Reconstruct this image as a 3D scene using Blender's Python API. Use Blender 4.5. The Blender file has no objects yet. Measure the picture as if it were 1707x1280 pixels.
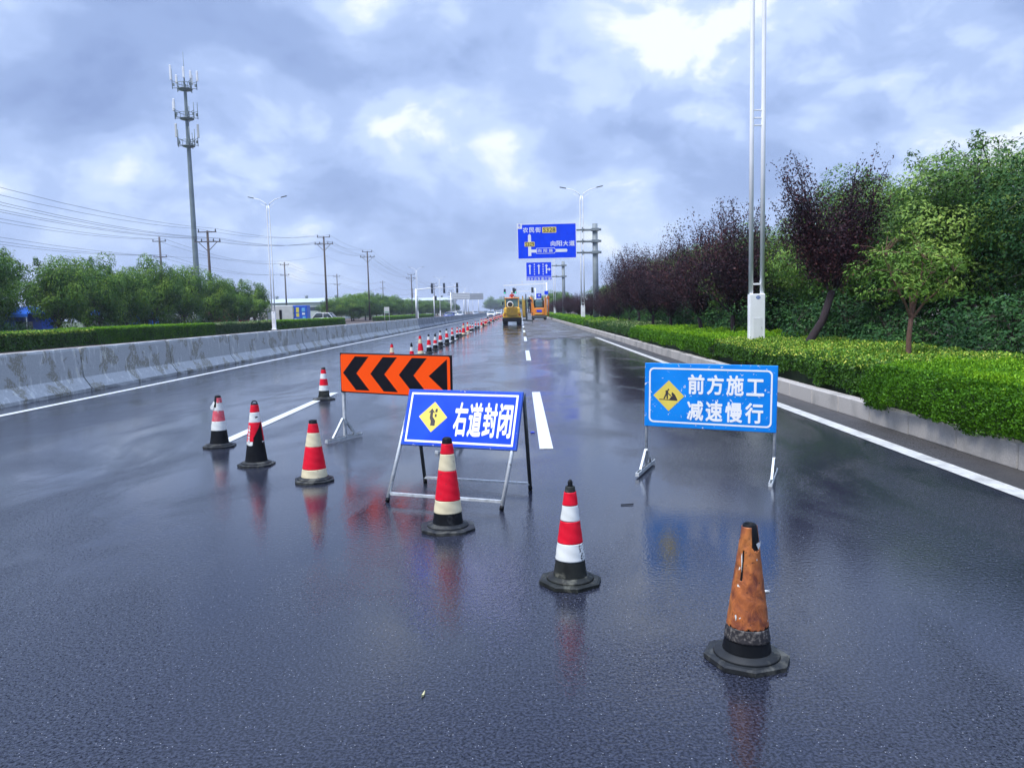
import bpy, math, random
import numpy as np
from mathutils import Matrix, Vector
S = bpy.context.scene
COL = S.collection
R = math.radians
PI = math.pi

# ------------------------------------------------------------------ camera
CAM_H = 1.6
FPX, YAW, PITCH, ROLL = 1278.2, -0.01354, 0.0962, 0.02389
f = Vector((math.sin(YAW)*math.cos(PITCH), math.cos(YAW)*math.cos(PITCH), -math.sin(PITCH)))
r = Vector((math.cos(YAW), -math.sin(YAW), 0)); d = f.cross(r)
r2 = math.cos(ROLL)*r + math.sin(ROLL)*d
d2 = -math.sin(ROLL)*r + math.cos(ROLL)*d
cd = bpy.data.cameras.new('camera'); cam = bpy.data.objects.new('camera', cd); COL.objects.link(cam)
cd.sensor_width = 36; cd.lens = FPX/1707*36; cd.clip_end = 6000; cd.clip_start = .05
M = Matrix(((r2.x, -d2.x, -f.x, 0), (r2.y, -d2.y, -f.y, 0), (r2.z, -d2.z, -f.z, CAM_H), (0, 0, 0, 1)))
cam.matrix_world = M
S.camera = cam

# ------------------------------------------------------------------ world and sun
EXPOSURE = 0.38
SUN_EL, SUN_AZ = 58, -128     # azimuth from +Y towards +X
W = bpy.data.worlds.new('World'); S.world = W; W.use_nodes = True
nt = W.node_tree; N = nt.nodes; L = nt.links; N.clear()
def nn(t, **kw):
    n = N.new(t)
    for k, v in kw.items(): setattr(n, k, v)
    return n
def wmath(op, a, b=None, c=None, clamp=False):
    n = nn('ShaderNodeMath', operation=op); n.use_clamp = clamp
    for i, v in enumerate((a, b, c)):
        if v is None: continue
        if isinstance(v, (int, float)): n.inputs[i].default_value = v
        else: L.new(v, n.inputs[i])
    return n.outputs[0]
tc = nn('ShaderNodeTexCoord'); sep = nn('ShaderNodeSeparateXYZ'); L.new(tc.outputs['Generated'], sep.inputs[0])
zc = wmath('MAXIMUM', sep.outputs[2], 0.0)
den = wmath('ADD', zc, 0.48)
u = wmath('DIVIDE', sep.outputs[0], den); v = wmath('DIVIDE', sep.outputs[1], den)
comb = nn('ShaderNodeCombineXYZ'); L.new(u, comb.inputs[0]); L.new(v, comb.inputs[1])
def wnoise(scale, detail, rough, off, dist=0.0, vec=None):
    n = nn('ShaderNodeTexNoise'); n.inputs['Scale'].default_value = scale; n.inputs['Detail'].default_value = detail
    n.inputs['Roughness'].default_value = rough; n.inputs['Distortion'].default_value = dist
    m = nn('ShaderNodeMapping'); m.inputs['Location'].default_value = off
    L.new(vec or comb.outputs[0], m.inputs[0]); L.new(m.outputs[0], n.inputs['Vector']); return n.outputs['Fac']
n1 = wnoise(3.0, 8, .5, (3.1, 7.4, 0), .25)
n2 = wnoise(1.25, 3, .5, (11.3, 2.2, 0), .1)
n3 = wnoise(7.5, 6, .55, (1.3, 9.2, 0), .4)
def blob(px, py, sharp):
    # soft patch of thinner cloud in a fixed direction of the sky
    x = (px-853.5)/FPX; y = (py-640)/FPX
    dv = (x*r2 + y*d2 + f).normalized()
    vm = nn('ShaderNodeVectorMath', operation='DOT_PRODUCT'); vm.inputs[1].default_value = dv
    nrm = nn('ShaderNodeVectorMath', operation='NORMALIZE'); L.new(tc.outputs['Generated'], nrm.inputs[0]); L.new(nrm.outputs[0], vm.inputs[0])
    a = wmath('SUBTRACT', vm.outputs['Value'], 1.0); a = wmath('MULTIPLY', a, sharp)
    return wmath('EXPONENT', a)
t = wmath('MULTIPLY', n1, 1.15); t = wmath('ADD', t, wmath('MULTIPLY', n2, .55)); t = wmath('ADD', t, wmath('MULTIPLY', n3, .28))
t = wmath('SUBTRACT', t, .99)                       # roughly -.25 .. .25
t = wmath('MULTIPLY', t, 1.8)
brk = nn('ShaderNodeMapRange'); brk.inputs['From Min'].default_value = .40; brk.inputs['From Max'].default_value = .60; L.new(n3, brk.inputs['Value'])
brk2 = nn('ShaderNodeMapRange'); brk2.inputs['From Min'].default_value = .38; brk2.inputs['From Max'].default_value = .62; L.new(n1, brk2.inputs['Value'])
brkm = wmath('ADD', wmath('MULTIPLY', wmath('MULTIPLY', brk.outputs[0], brk2.outputs[0]), 1.5), wmath('MULTIPLY', brk.outputs[0], .35))
for px, py, sh, am in ((1370, 130, 120, .10), (1330, 70, 22, .07), (720, 70, 45, .16), (720, 62, 260, .06), (1000, 60, 70, .04), (1150, 170, 220, .11), (1110, 225, 400, .07), (560, 160, 90, .05), (200, 120, 110, .08), (1650, 40, 150, .12),
                       (900, 200, 90, -.16), (1560, 230, 120, -.10), (420, 20, 120, -.10), (700, 330, 60, -.08), (1080, 330, 80, -.05), (470, 370, 160, .07), (1100, 60, 300, -.10), (300, 250, 60, -.03)):
    bl = wmath('MULTIPLY', blob(px, py, sh), am)
    if am > 0 and sh > 50: bl = wmath('MULTIPLY', bl, brkm)
    t = wmath('ADD', t, bl)
t = wmath('ADD', t, .51, clamp=True)
ramp = nn('ShaderNodeValToRGB'); L.new(t, ramp.inputs[0])
cr = ramp.color_ramp; cr.interpolation = 'EASE'
cr.elements[0].position = 0; cr.elements[0].color = (.21, .295, .54, 1)
cr.elements[1].position = 1; cr.elements[1].color = (.80, .86, .95, 1)
for p_, c_ in ((.3, (.27, .37, .63, 1)), (.55, (.36, .475, .755, 1)), (.78, (.50, .62, .88, 1))):
    e = cr.elements.new(p_); e.color = c_
# pale band towards the horizon
hz = wmath('MULTIPLY', zc, -13.0); hz = wmath('EXPONENT', hz); hz = wmath('MULTIPLY', hz, .62)
mh = nn('ShaderNodeMixRGB'); L.new(hz, mh.inputs[0]); L.new(ramp.outputs[0], mh.inputs[1]); mh.inputs[2].default_value = (.41, .51, .73, 1)
# overcast: zenith brighter and whiter than the horizon
zr = nn('ShaderNodeMapRange'); zr.inputs['From Min'].default_value = .60; zr.inputs['From Max'].default_value = .97
zr.inputs['To Min'].default_value = 1.0; zr.inputs['To Max'].default_value = 3.8; L.new(zc, zr.inputs['Value'])
mz = nn('ShaderNodeMixRGB', blend_type='MULTIPLY'); mz.inputs[0].default_value = 1
L.new(mh.outputs[0], mz.inputs[1]); L.new(zr.outputs[0], mz.inputs[2])
bgc = nn('ShaderNodeBackground'); L.new(mz.outputs[0], bgc.inputs[0]); bgc.inputs[1].default_value = 1.0
sky = nn('ShaderNodeTexSky'); sky.sky_type = 'NISHITA'; sky.sun_disc = False
sky.sun_elevation = R(SUN_EL); sky.sun_rotation = R(SUN_AZ)
bgs = nn('ShaderNodeBackground'); L.new(sky.outputs[0], bgs.inputs[0]); bgs.inputs[1].default_value = .10
mx = nn('ShaderNodeMixShader'); mx.inputs[0].default_value = .93; L.new(bgs.outputs[0], mx.inputs[1]); L.new(bgc.outputs[0], mx.inputs[2])
out = nn('ShaderNodeOutputWorld'); L.new(mx.outputs[0], out.inputs[0])
sl = bpy.data.lights.new('sun', 'SUN'); sl.energy = 3.0; sl.angle = R(24); sl.color = (1, .95, .86)
sun = bpy.data.objects.new('sun', sl); COL.objects.link(sun)
sd = Vector((math.sin(R(SUN_AZ))*math.cos(R(SUN_EL)), math.cos(R(SUN_AZ))*math.cos(R(SUN_EL)), math.sin(R(SUN_EL))))
sun.rotation_euler = sd.to_track_quat('Z', 'Y').to_euler()
vs = S.view_settings; vs.view_transform = 'Standard'; vs.look = 'None'; vs.exposure = EXPOSURE; vs.gamma = 1
S.cycles.max_bounces = 6; S.cycles.transparent_max_bounces = 4; S.cycles.diffuse_bounces = 3; S.cycles.glossy_bounces = 3
S.cycles.transmission_bounces = 3; S.cycles.caustics_reflective = False; S.cycles.caustics_refractive = False
S.cycles.sample_clamp_indirect = 3

# ------------------------------------------------------------------ materials
MAT = {}
class NB:
    def __init__(s, name):
        s.m = bpy.data.materials.new(name); s.m.use_nodes = True; s.t = s.m.node_tree
        s.b = s.t.nodes['Principled BSDF']; s.out = s.t.nodes['Material Output']
    def n(s, t, **kw):
        n = s.t.nodes.new(t)
        for k, v in kw.items(): setattr(n, k, v)
        return n
    def l(s, a, b): s.t.links.new(a, b)
    def math(s, op, a, b=None, clamp=False):
        n = s.n('ShaderNodeMath', operation=op); n.use_clamp = clamp
        for i, v in enumerate((a, b)):
            if v is None: continue
            if isinstance(v, (int, float)): n.inputs[i].default_value = v
            else: s.l(v, n.inputs[i])
        return n.outputs[0]
    def coord(s, kind='Object', scale=(1, 1, 1), rnd=False):
        tc = s.n('ShaderNodeTexCoord')
        if kind == 'World':
            g = s.n('ShaderNodeNewGeometry'); o = g.outputs['Position']
        else: o = tc.outputs[kind]
        mp = s.n('ShaderNodeMapping'); mp.inputs['Scale'].default_value = scale; s.l(o, mp.inputs[0])
        if rnd:
            oi = s.n('ShaderNodeObjectInfo'); cm = s.n('ShaderNodeCombineXYZ'); q = s.math('MULTIPLY', oi.outputs['Random'], 37.0)
            for i in range(3): s.l(q, cm.inputs[i])
            s.l(cm.outputs[0], mp.inputs['Location'])
        return mp.outputs[0]
    def noise(s, vec, scale, detail=3, rough=.5, dist=0):
        n = s.n('ShaderNodeTexNoise'); n.inputs['Scale'].default_value = scale; n.inputs['Detail'].default_value = detail
        n.inputs['Roughness'].default_value = rough; n.inputs['Distortion'].default_value = dist
        s.l(vec, n.inputs['Vector']); return n.outputs['Fac']
    def step(s, fac, lo, hi, a=0., b=1.):
        n = s.n('ShaderNodeMapRange'); n.inputs['From Min'].default_value = lo; n.inputs['From Max'].default_value = hi
        n.inputs['To Min'].default_value = a; n.inputs['To Max'].default_value = b; s.l(fac, n.inputs['Value']); return n.outputs[0]
    def mix(s, fac, a, b):
        n = s.n('ShaderNodeMixRGB')
        if isinstance(fac, (int, float)): n.inputs[0].default_value = fac
        else: s.l(fac, n.inputs[0])
        for i, v in ((1, a), (2, b)):
            if isinstance(v, tuple): n.inputs[i].default_value = (*v[:3], 1)
            else: s.l(v, n.inputs[i])
        return n.outputs[0]
    def set(s, **kw):
        for k, v in kw.items():
            i = s.b.inputs[k]
            if isinstance(v, tuple): i.default_value = (*v[:3], 1)
            elif isinstance(v, (int, float)): i.default_value = v
            else: s.l(v, i)
    def bump(s, h, strength, dist):
        n = s.n('ShaderNodeBump'); n.inputs['Strength'].default_value = strength; n.inputs['Distance'].default_value = dist
        s.l(h, n.inputs['Height']); s.l(n.outputs[0], s.b.inputs['Normal']); return n

def plain(key, col, rough=.5, metal=0, var=.15, scale=6, spec=.5, bump=0, dirt=None, rnd=True, dirtlo=.55, dirtscale=4):
    """plain surface with mottled wear so that nothing is perfectly uniform"""
    b = NB(key); c = b.coord('Object', rnd=rnd); n = b.noise(c, scale, 5, .6)
    dk = tuple(x*(1-var) for x in col); lt = tuple(min(1, x*(1+var)) for x in col)
    cc = b.mix(b.step(n, .3, .7), dk, lt)
    if dirt:
        n2 = b.noise(c, dirtscale, 7, .65, .3); cc = b.mix(b.step(n2, dirtlo, dirtlo+.12), cc, dirt)
    b.set(**{'Base Color': cc, 'Roughness': rough, 'Metallic': metal, 'Specular IOR Level': spec})
    b.l(b.step(n, .2, .8, max(.02, rough-.08), min(1, rough+.1)), b.b.inputs['Roughness'])
    if bump: b.bump(n, bump, .01)
    MAT[key] = b.m; return b.m

plain('rubber', (.007, .008, .010), .5, spec=.14, var=.4, scale=9, dirt=(.05, .053, .056), dirtlo=.60, dirtscale=7)
plain('rubber_worn', (.018, .02, .018), .5, spec=.2, var=.4, scale=14, dirt=(.10, .10, .08), dirtlo=.55, dirtscale=12)
plain('rubber_base', (.016, .018, .02), .5, spec=.2, var=.4, scale=8, dirt=(.09, .09, .078), dirtlo=.5, dirtscale=6)
plain('galv', (.58, .61, .62), .42, .35, .25, 18, dirt=(.16, .16, .14), dirtlo=.6, dirtscale=14)
plain('steel_dark', (.07, .08, .08), .5, .4, .3, 12, dirt=(.12, .08, .05), dirtlo=.6)
plain('grey_paint', (.20, .235, .25), .5, .0, .15, 3)
plain('tower_grey', (.17, .215, .225), .5, .2, .18, .8)
plain('white_paint', (.88, .89, .90), .38, 0, .05, 2, dirt=(.5, .5, .47), dirtlo=.66, dirtscale=3)
plain('white_plastic', (.75, .76, .77), .4, 0, .06, 3)
plain('offwhite', (.55, .56, .53), .6, 0, .1, 2)
plain('lamp_dark', (.03, .04, .05), .4, 0, .2, 4)
plain('wood_pole', (.075, .055, .045), .8, 0, .35, 5)
plain('conc_pole', (.11, .10, .10), .8, 0, .25, 3)
plain('wire', (.03, .035, .05), .5, 0, .1, 1)
plain('black', (.006, .006, .010), .5, 0, .3, 12, dirt=(.06, .06, .07), dirtlo=.66, dirtscale=20, spec=.15)
plain('black_frame', (.008, .008, .011), .45, 0, .3, 6, spec=.25)
plain('glyph_dark', (.035, .03, .035), .5, 0, .3, 30)
plain('sign_back', (.45, .47, .5), .5, .3, .15, 2)
plain('glass_dark', (.02, .035, .04), .08, 0, .3, 1, spec=.8)
plain('glass_green', (.07, .14, .14), .1, 0, .3, 2, spec=.8)
plain('machine_yellow', (.80, .47, .04), .42, 0, .15, 2, dirt=(.2, .13, .05), dirtlo=.6, dirtscale=3)
plain('machine_orange', (.80, .25, .02), .42, 0, .12, 2, dirt=(.35, .13, .04), dirtlo=.64, dirtscale=3)
plain('machine_grill', (.42, .27, .04), .6, 0, .3, 8)
plain('tyre', (.015, .015, .017), .7, 0, .3, 8)
plain('red_light', (.45, .02, .02), .3, 0, .1, 4)
plain('glass_lamp', (.6, .62, .65), .15, 0, .1, 4)
plain('car_white', (.72, .74, .77), .25, 0, .03, 1)
plain('car_blue', (.05, .07, .28), .25, 0, .1, 1)
plain('car_silver', (.38, .42, .48), .28, .4, .05, 1)
plain('car_dark', (.03, .035, .05), .25, 0, .1, 1)
plain('truck_blue', (.02, .10, .55), .4, 0, .2, 1)
plain('tarp_blue', (.03, .20, .75), .6, 0, .25, 1)
plain('panel_yellow', (.7, .62, .08), .5, 0, .1, 2)
plain('panel_cyan', (.15, .45, .75), .5, 0, .1, 2)
plain('roof_red', (.42, .06, .09), .6, 0, .15, 1)
plain('wall_pale', (.50, .54, .50), .7, 0, .08, .3)
plain('roof_pale', (.42, .47, .49), .6, 0, .08, .3)
plain('wall_white', (.66, .68, .70), .7, 0, .06, .5)
plain('panel_green', (.22, .36, .25), .6, 0, .1, 1)
plain('skin', (.38, .22, .15), .55, 0, .1, 20)
plain('cloth_red', (.5, .04, .03), .8, 0, .2, 20)
plain('cloth_dark', (.03, .035, .06), .85, 0, .2, 20)
plain('cloth_orange', (.75, .2, .03), .8, 0, .2, 20)
plain('helmet', (.65, .6, .55), .3, 0, .1, 20)
plain('hair', (.015, .012, .01), .6, 0, .2, 20)
plain('scrap_white', (.7, .72, .7), .5, 0, .1, 40)
plain('scrap_blue', (.02, .04, .35), .4, 0, .2, 40)
plain('dry_leaf', (.45, .42, .22), .6, 0, .25, 60)
plain('white_letters', (.86, .87, .87), .4, 0, .04, 12, dirt=(.30, .42, .62), dirtlo=.73, dirtscale=26)
plain('white_clean', (.80, .82, .84), .4, 0, .03, 4)
plain('yellow_face', (.78, .62, .10), .4, 0, .08, 8, dirt=(.55, .40, .12), dirtlo=.66, dirtscale=20)
plain('yellow_patch', (.80, .62, .12), .4, 0, .05, 2)
plain('blue_badge', (.03, .12, .42), .35, 0, .1, 20)
plain('signal_black', (.02, .025, .03), .4, 0, .2, 4)
plain('orange_face', (1.0, .085, .004), .45, 0, .04, 3, spec=.15, dirt=(.55, .10, .04), dirtlo=.72, dirtscale=9)
plain('red_band', (.68, .006, .025), .4, 0, .12, 12, dirt=(.28, .02, .03), dirtlo=.60, dirtscale=16, spec=.25)
plain('pink_band', (.62, .09, .12), .5, 0, .2, 14, dirt=(.62, .40, .38), dirtlo=.56, dirtscale=22)
plain('white_band', (.68, .70, .67), .42, 0, .07, 10, dirt=(.36, .36, .33), dirtlo=.62, dirtscale=16)
plain('cream_band', (.66, .58, .38), .45, 0, .1, 10, dirt=(.30, .20, .14), dirtlo=.62, dirtscale=18)
plain('bark', (.05, .035, .03), .9, 0, .4, 14, bump=.6)
plain('bark_purple', (.028, .018, .022), .9, 0, .4, 14, bump=.6)
plain('bark_red', (.16, .085, .06), .85, 0, .35, 18, bump=.5)
plain('bark_grey', (.10, .10, .085), .9, 0, .4, 10, bump=.6)

def emis(key, col, st):
    b = NB(key); b.set(**{'Base Color': col, 'Emission Color': col, 'Emission Strength': st}); MAT[key] = b.m
emis('green_lit', (.02, .75, .42), 1.4)
emis('red_lit', (.8, .05, .02), .7)

def blue_sign(key, col, light, chip, chipcol=(.7, .72, .74), top=True):
    b = NB(key); c = b.coord('Object'); big = b.noise(c, 2.2, 4, .55, .4)
    cc = b.mix(b.step(big, .35, .7), col, light)
    n = b.noise(c, 26, 6, .62, .6)
    thr = b.step(n, chip, chip+.015)
    cc = b.mix(thr, cc, chipcol)
    b.set(**{'Base Color': cc, 'Roughness': .34, 'Specular IOR Level': .2}); b.l(b.step(big, .3, .7, .3, .5), b.b.inputs['Roughness']); MAT[key] = b.m
blue_sign('blue_deep', (.002, .048, .66), (.004, .075, .80), .735)
blue_sign('blue_light', (.003, .19, .66), (.008, .28, .84), .64)
blue_sign('blue_edge', (.02, .07, .38), (.03, .10, .5), .64)
blue_sign('blue_far', (.001, .050, .80), (.002, .065, .88), .99)

# brown, torn sleeve of the front cone
b = NB('brown_sleeve'); c = b.coord('Object', (1, 1, .8)); n = b.noise(c, 16, 8, .62, .8); n2 = b.noise(c, 5, 4, .5, .4); n3 = b.noise(c, 48, 5, .65, .5)
cc = b.mix(b.step(n, .36, .66), (.12, .03, .018), (.47, .14, .035)); cc = b.mix(b.step(n2, .48, .72), cc, (.58, .22, .04))
cc = b.mix(b.step(n3, .62, .68), cc, (.05, .02, .015)); n4 = b.noise(c, 22, 3, .5, .3); cc = b.mix(b.step(n4, .70, .72), cc, (.7, .66, .6))
b.set(**{'Base Color': cc, 'Roughness': .42}); b.bump(n, .6, .012); MAT['brown_sleeve'] = b.m
b = NB('speckled'); c = b.coord('Object'); n = b.noise(c, 60, 4, .6); cc = b.mix(b.step(n, .50, .66), (.018, .016, .018), (.16, .145, .13)); b.set(**{'Base Color': cc, 'Roughness': .6}); MAT['speckled'] = b.m
b = NB('white_speckled'); c = b.coord('Object'); n = b.noise(c, 70, 4, .6); sx = b.n('ShaderNodeSeparateXYZ'); tcn = b.n('ShaderNodeTexCoord'); b.l(tcn.outputs['Object'], sx.inputs[0])
side = b.step(sx.outputs[0], .0, .012); m_ = b.math('MULTIPLY', side, b.step(n, .54, .56)); cc = b.mix(m_, (.70, .72, .69), (.03, .03, .035)); b.set(**{'Base Color': cc, 'Roughness': .45}); MAT['white_speckled'] = b.m

# wet asphalt
def asphalt(key, base, lo, hi, rl, rh, bumpS, wet=True):
    b = NB(key); c = b.coord('World'); cs = b.coord('World', (1, .45, 1))
    g = b.noise(c, 78, 2, .55); g2 = b.noise(c, 34, 2, .5); patch = b.noise(cs, .62, 7, .58, .6); fine = b.noise(c, 2.3, 4, .6, .3)
    cc = b.mix(b.step(patch, .35, .65), tuple(x*.8 for x in base), base); gr = b.mix(b.step(g, .40, .62), lo, hi); cc = b.mix(.75, cc, gr)
    vo = b.n('ShaderNodeTexVoronoi'); vo.inputs['Scale'].default_value = 46; b.l(c, vo.inputs['Vector'])
    sp = b.math('LESS_THAN', vo.outputs['Distance'], .10)
    sp = b.math('MULTIPLY', sp, b.math('GREATER_THAN', b.noise(c, 15, 2, .5), .5))
    cc = b.mix(b.math('MULTIPLY', sp, .7), cc, (.38, .39, .42))  # pale specks: glints of the wet grain painted into the base colour
    track = b.noise(b.coord('World', (1, .03, 1)), 1.1, 3, .5)
    w = b.step(patch, .44, .56); w2 = b.step(track, .38, .62)
    rr = b.math('ADD', b.step(w, 0, 1, rl, rh), b.step(w2, 0, 1, -.04, .05))
    rr = b.math('ADD', rr, b.step(fine, .3, .7, -.03, .04), clamp=True)
    if wet:
        gp = b.n('ShaderNodeNewGeometry'); sx = b.n('ShaderNodeSeparateXYZ'); b.l(gp.outputs['Position'], sx.inputs[0])
        px = b.math('MULTIPLY', b.step(sx.outputs[0], .9, 2.2), b.math('MULTIPLY', b.step(sx.outputs[1], 8, 13), b.step(sx.outputs[1], 46, 36)))
        pud = b.math('MULTIPLY', px, b.step(b.noise(b.coord('World', (1, .35, 1)), 1.6, 6, .6, .4), .42, .48))
        rr = b.math('MULTIPLY', rr, b.step(pud, 0, 1, 1, .3)); w = b.math('MULTIPLY', w, b.step(pud, 0, 1, 1, .05)); w2 = b.math('MULTIPLY', w2, b.step(pud, 0, 1, 1, .3))
        cc = b.mix(b.math('MULTIPLY', pud, .5), cc, (.02, .022, .03))
    b.set(**{'Base Color': cc, 'Roughness': rr, 'IOR': 1.5})
    # stone tops stand dry and matt out of the water film
    g3 = b.noise(c, 100, 2, .6); g4 = b.noise(c, 46, 2, .6)
    damp = b.math('ADD', b.step(g3, .40, .60, .05, .66), b.step(g4, .42, .60, -.10, .14))
    fm = b.n('ShaderNodeMix'); b.l(b.step(w, 0, 1, .25, 1), fm.inputs[0]); fm.inputs[2].default_value = .52; b.l(damp, fm.inputs[3]); film = fm.outputs[0]
    if wet: film = b.math('MAXIMUM', film, b.math('MULTIPLY', pud, .6))
    b.l(film, b.b.inputs['Specular IOR Level'])
    h = b.math('ADD', g, b.math('MULTIPLY', g2, 1.6))
    bp = b.bump(h, bumpS, .004)
    b.l(b.math('MULTIPLY', b.step(w, 0, 1, bumpS*.30, bumpS), b.step(w2, 0, 1, .7, 1.15)), bp.inputs['Strength'])
    MAT[key] = b.m
asphalt('asphalt', (.020, .022, .032), (.005, .006, .010), (.040, .046, .070), .025, .09, .55)
asphalt('asphalt_gutter', (.045, .042, .042), (.03, .028, .029), (.07, .066, .063), .4, .6, .6, False)
asphalt('asphalt_milled', (.075, .07, .06), (.035, .033, .03), (.115, .108, .095), .3, .6, .9, False)

b = NB('road_paint'); c = b.coord('World'); n = b.noise(c, 9, 8, .7, .3); n2 = b.noise(c, 60, 3, .6)
cc = b.mix(b.step(n, .60, .68), (.66, .68, .69), (.25, .26, .28)); cc = b.mix(b.step(n2, .3, .8), cc, (.50, .52, .53)); cc = b.mix(b.step(n2, .70, .74), cc, (.1, .1, .12))
b.set(**{'Base Color': cc, 'Roughness': .38}); b.bump(n2, .3, .004); MAT['road_paint'] = b.m
b = NB('road_paint_dirty'); c = b.coord('World'); n = b.noise(c, 5, 8, .7, .3); n2 = b.noise(c, 60, 3, .6)
cc = b.mix(b.step(n, .42, .66), (.60, .59, .54), (.25, .24, .22)); cc = b.mix(b.step(n2, .3, .8), cc, (.44, .44, .41))
b.set(**{'Base Color': cc, 'Roughness': .5}); b.bump(n2, .3, .004); MAT['road_paint_dirty'] = b.m

b = NB('barrier_concrete'); c = b.coord('Object', rnd=True); cv = b.coord('Object', (1, 1, .22), rnd=True)
big = b.noise(c, 1.5, 8, .62, .5); st = b.noise(cv, 7, 6, .65, .2); fn = b.noise(c, 24, 5, .65)
cc = b.mix(b.step(fn, .3, .7), (.33, .345, .345), (.42, .43, .425)); cc = b.mix(b.math('MULTIPLY', b.step(st, .54, .62), b.step(big, .40, .52)), cc, (.62, .63, .61))
cc = b.mix(b.math('MULTIPLY', b.step(big, .535, .56), b.step(fn, .40, .50)), cc, (.235, .225, .18)); cc = b.mix(b.math('MULTIPLY', b.step(big, .47, .50), b.step(st, .60, .63)), cc, (.50, .50, .42))
cc = b.mix(b.step(b.noise(cv, 16, 4, .6), .68, .74), cc, (.09, .10, .11))
b.set(**{'Base Color': cc, 'Roughness': .72}); b.bump(big, .4, .03); MAT['barrier_concrete'] = b.m
b = NB('barrier_dark'); c = b.coord('Object', rnd=True); big = b.noise(c, 2.0, 8, .62, .5); fn = b.noise(c, 18, 5, .65)
cc = b.mix(b.step(fn, .3, .7), (.13, .145, .165), (.21, .23, .25)); cc = b.mix(b.step(big, .56, .60), cc, (.34, .36, .37)); b.set(**{'Base Color': cc, 'Roughness': .75}); MAT['barrier_dark'] = b.m

b = NB('kerb_stone'); c = b.coord('World'); n = b.noise(c, 55, 4, .7); n2 = b.noise(c, 1.3, 5, .6, .4)
cc = b.mix(b.step(n, .3, .7), (.33, .31, .285), (.50, .47, .435)); cc = b.mix(b.step(n2, .50, .68), cc, (.26, .25, .23))
geo = b.n('ShaderNodeNewGeometry'); sx = b.n('ShaderNodeSeparateXYZ'); b.l(geo.outputs['Position'], sx.inputs[0])
b.set(**{'Base Color': cc, 'Roughness': .7}); b.bump(n, .3, .004); MAT['kerb_stone'] = b.m
b = NB('soil'); c = b.coord('World'); n = b.noise(c, 6, 8, .7); n2 = b.noise(c, .25, 5, .6)
cc = b.mix(b.step(n, .3, .7), (.045, .032, .026), (.11, .08, .065)); b.set(**{'Base Color': cc, 'Roughness': .95}); b.bump(n, .7, .05); MAT['soil'] = b.m
b = NB('ground_grass'); c = b.coord('World'); n = b.noise(c, 3, 8, .7); n2 = b.noise(c, .12, 5, .6)
cc = b.mix(b.step(n, .3, .7), (.03, .055, .018), (.08, .12, .035)); cc = b.mix(b.step(n2, .5, .65), cc, (.10, .085, .06)); b.set(**{'Base Color': cc, 'Roughness': .95}); b.bump(n, .7, .05); MAT['ground_grass'] = b.m

def leafmat(key, stops, trans=.13, rough=.45):
    b = NB(key); at = b.n('ShaderNodeAttribute'); at.attribute_name = 'tint'
    rp = b.n('ShaderNodeValToRGB'); e = rp.color_ramp.elements
    e[0].position = stops[0][0]; e[0].color = (*stops[0][1], 1); e[1].position = stops[-1][0]; e[1].color = (*stops[-1][1], 1)
    for p_, c_ in stops[1:-1]:
        q = e.new(p_); q.color = (*c_, 1)
    b.l(at.outputs['Fac'], rp.inputs[0]); b.set(**{'Base Color': rp.outputs[0], 'Roughness': rough, 'Specular IOR Level': .13})
    tr = b.n('ShaderNodeBsdfTranslucent'); b.l(rp.outputs[0], tr.inputs[0]); mx = b.n('ShaderNodeMixShader'); mx.inputs[0].default_value = trans
    b.l(b.b.outputs[0], mx.inputs[1]); b.l(tr.outputs[0], mx.inputs[2]); b.l(mx.outputs[0], b.out.inputs[0]); MAT[key] = b.m
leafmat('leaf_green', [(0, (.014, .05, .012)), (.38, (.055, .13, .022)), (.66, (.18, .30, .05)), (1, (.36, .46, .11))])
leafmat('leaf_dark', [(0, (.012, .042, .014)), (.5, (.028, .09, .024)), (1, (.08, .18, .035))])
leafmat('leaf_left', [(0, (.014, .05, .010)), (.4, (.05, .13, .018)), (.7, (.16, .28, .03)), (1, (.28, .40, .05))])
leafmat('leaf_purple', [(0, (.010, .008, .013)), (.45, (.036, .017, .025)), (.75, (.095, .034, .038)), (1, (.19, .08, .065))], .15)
leafmat('leaf_yellowgreen', [(0, (.04, .10, .015)), (.5, (.12, .23, .03)), (1, (.36, .45, .08))])
leafmat('leaf_juniper', [(0, (.04, .12, .008)), (.45, (.10, .26, .012)), (.8, (.26, .47, .018)), (1, (.42, .60, .035))], .12)
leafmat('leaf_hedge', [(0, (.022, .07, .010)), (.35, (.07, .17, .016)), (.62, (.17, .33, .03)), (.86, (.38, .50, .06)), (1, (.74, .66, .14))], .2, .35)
leafmat('leaf_variegated', [(0, (.03, .08, .02)), (.45, (.08, .16, .04)), (.8, (.28, .34, .13)), (1, (.50, .50, .28))], .2, .35)
plain('hedge_core', (.018, .035, .010), .95, 0, .5, 9)

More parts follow.
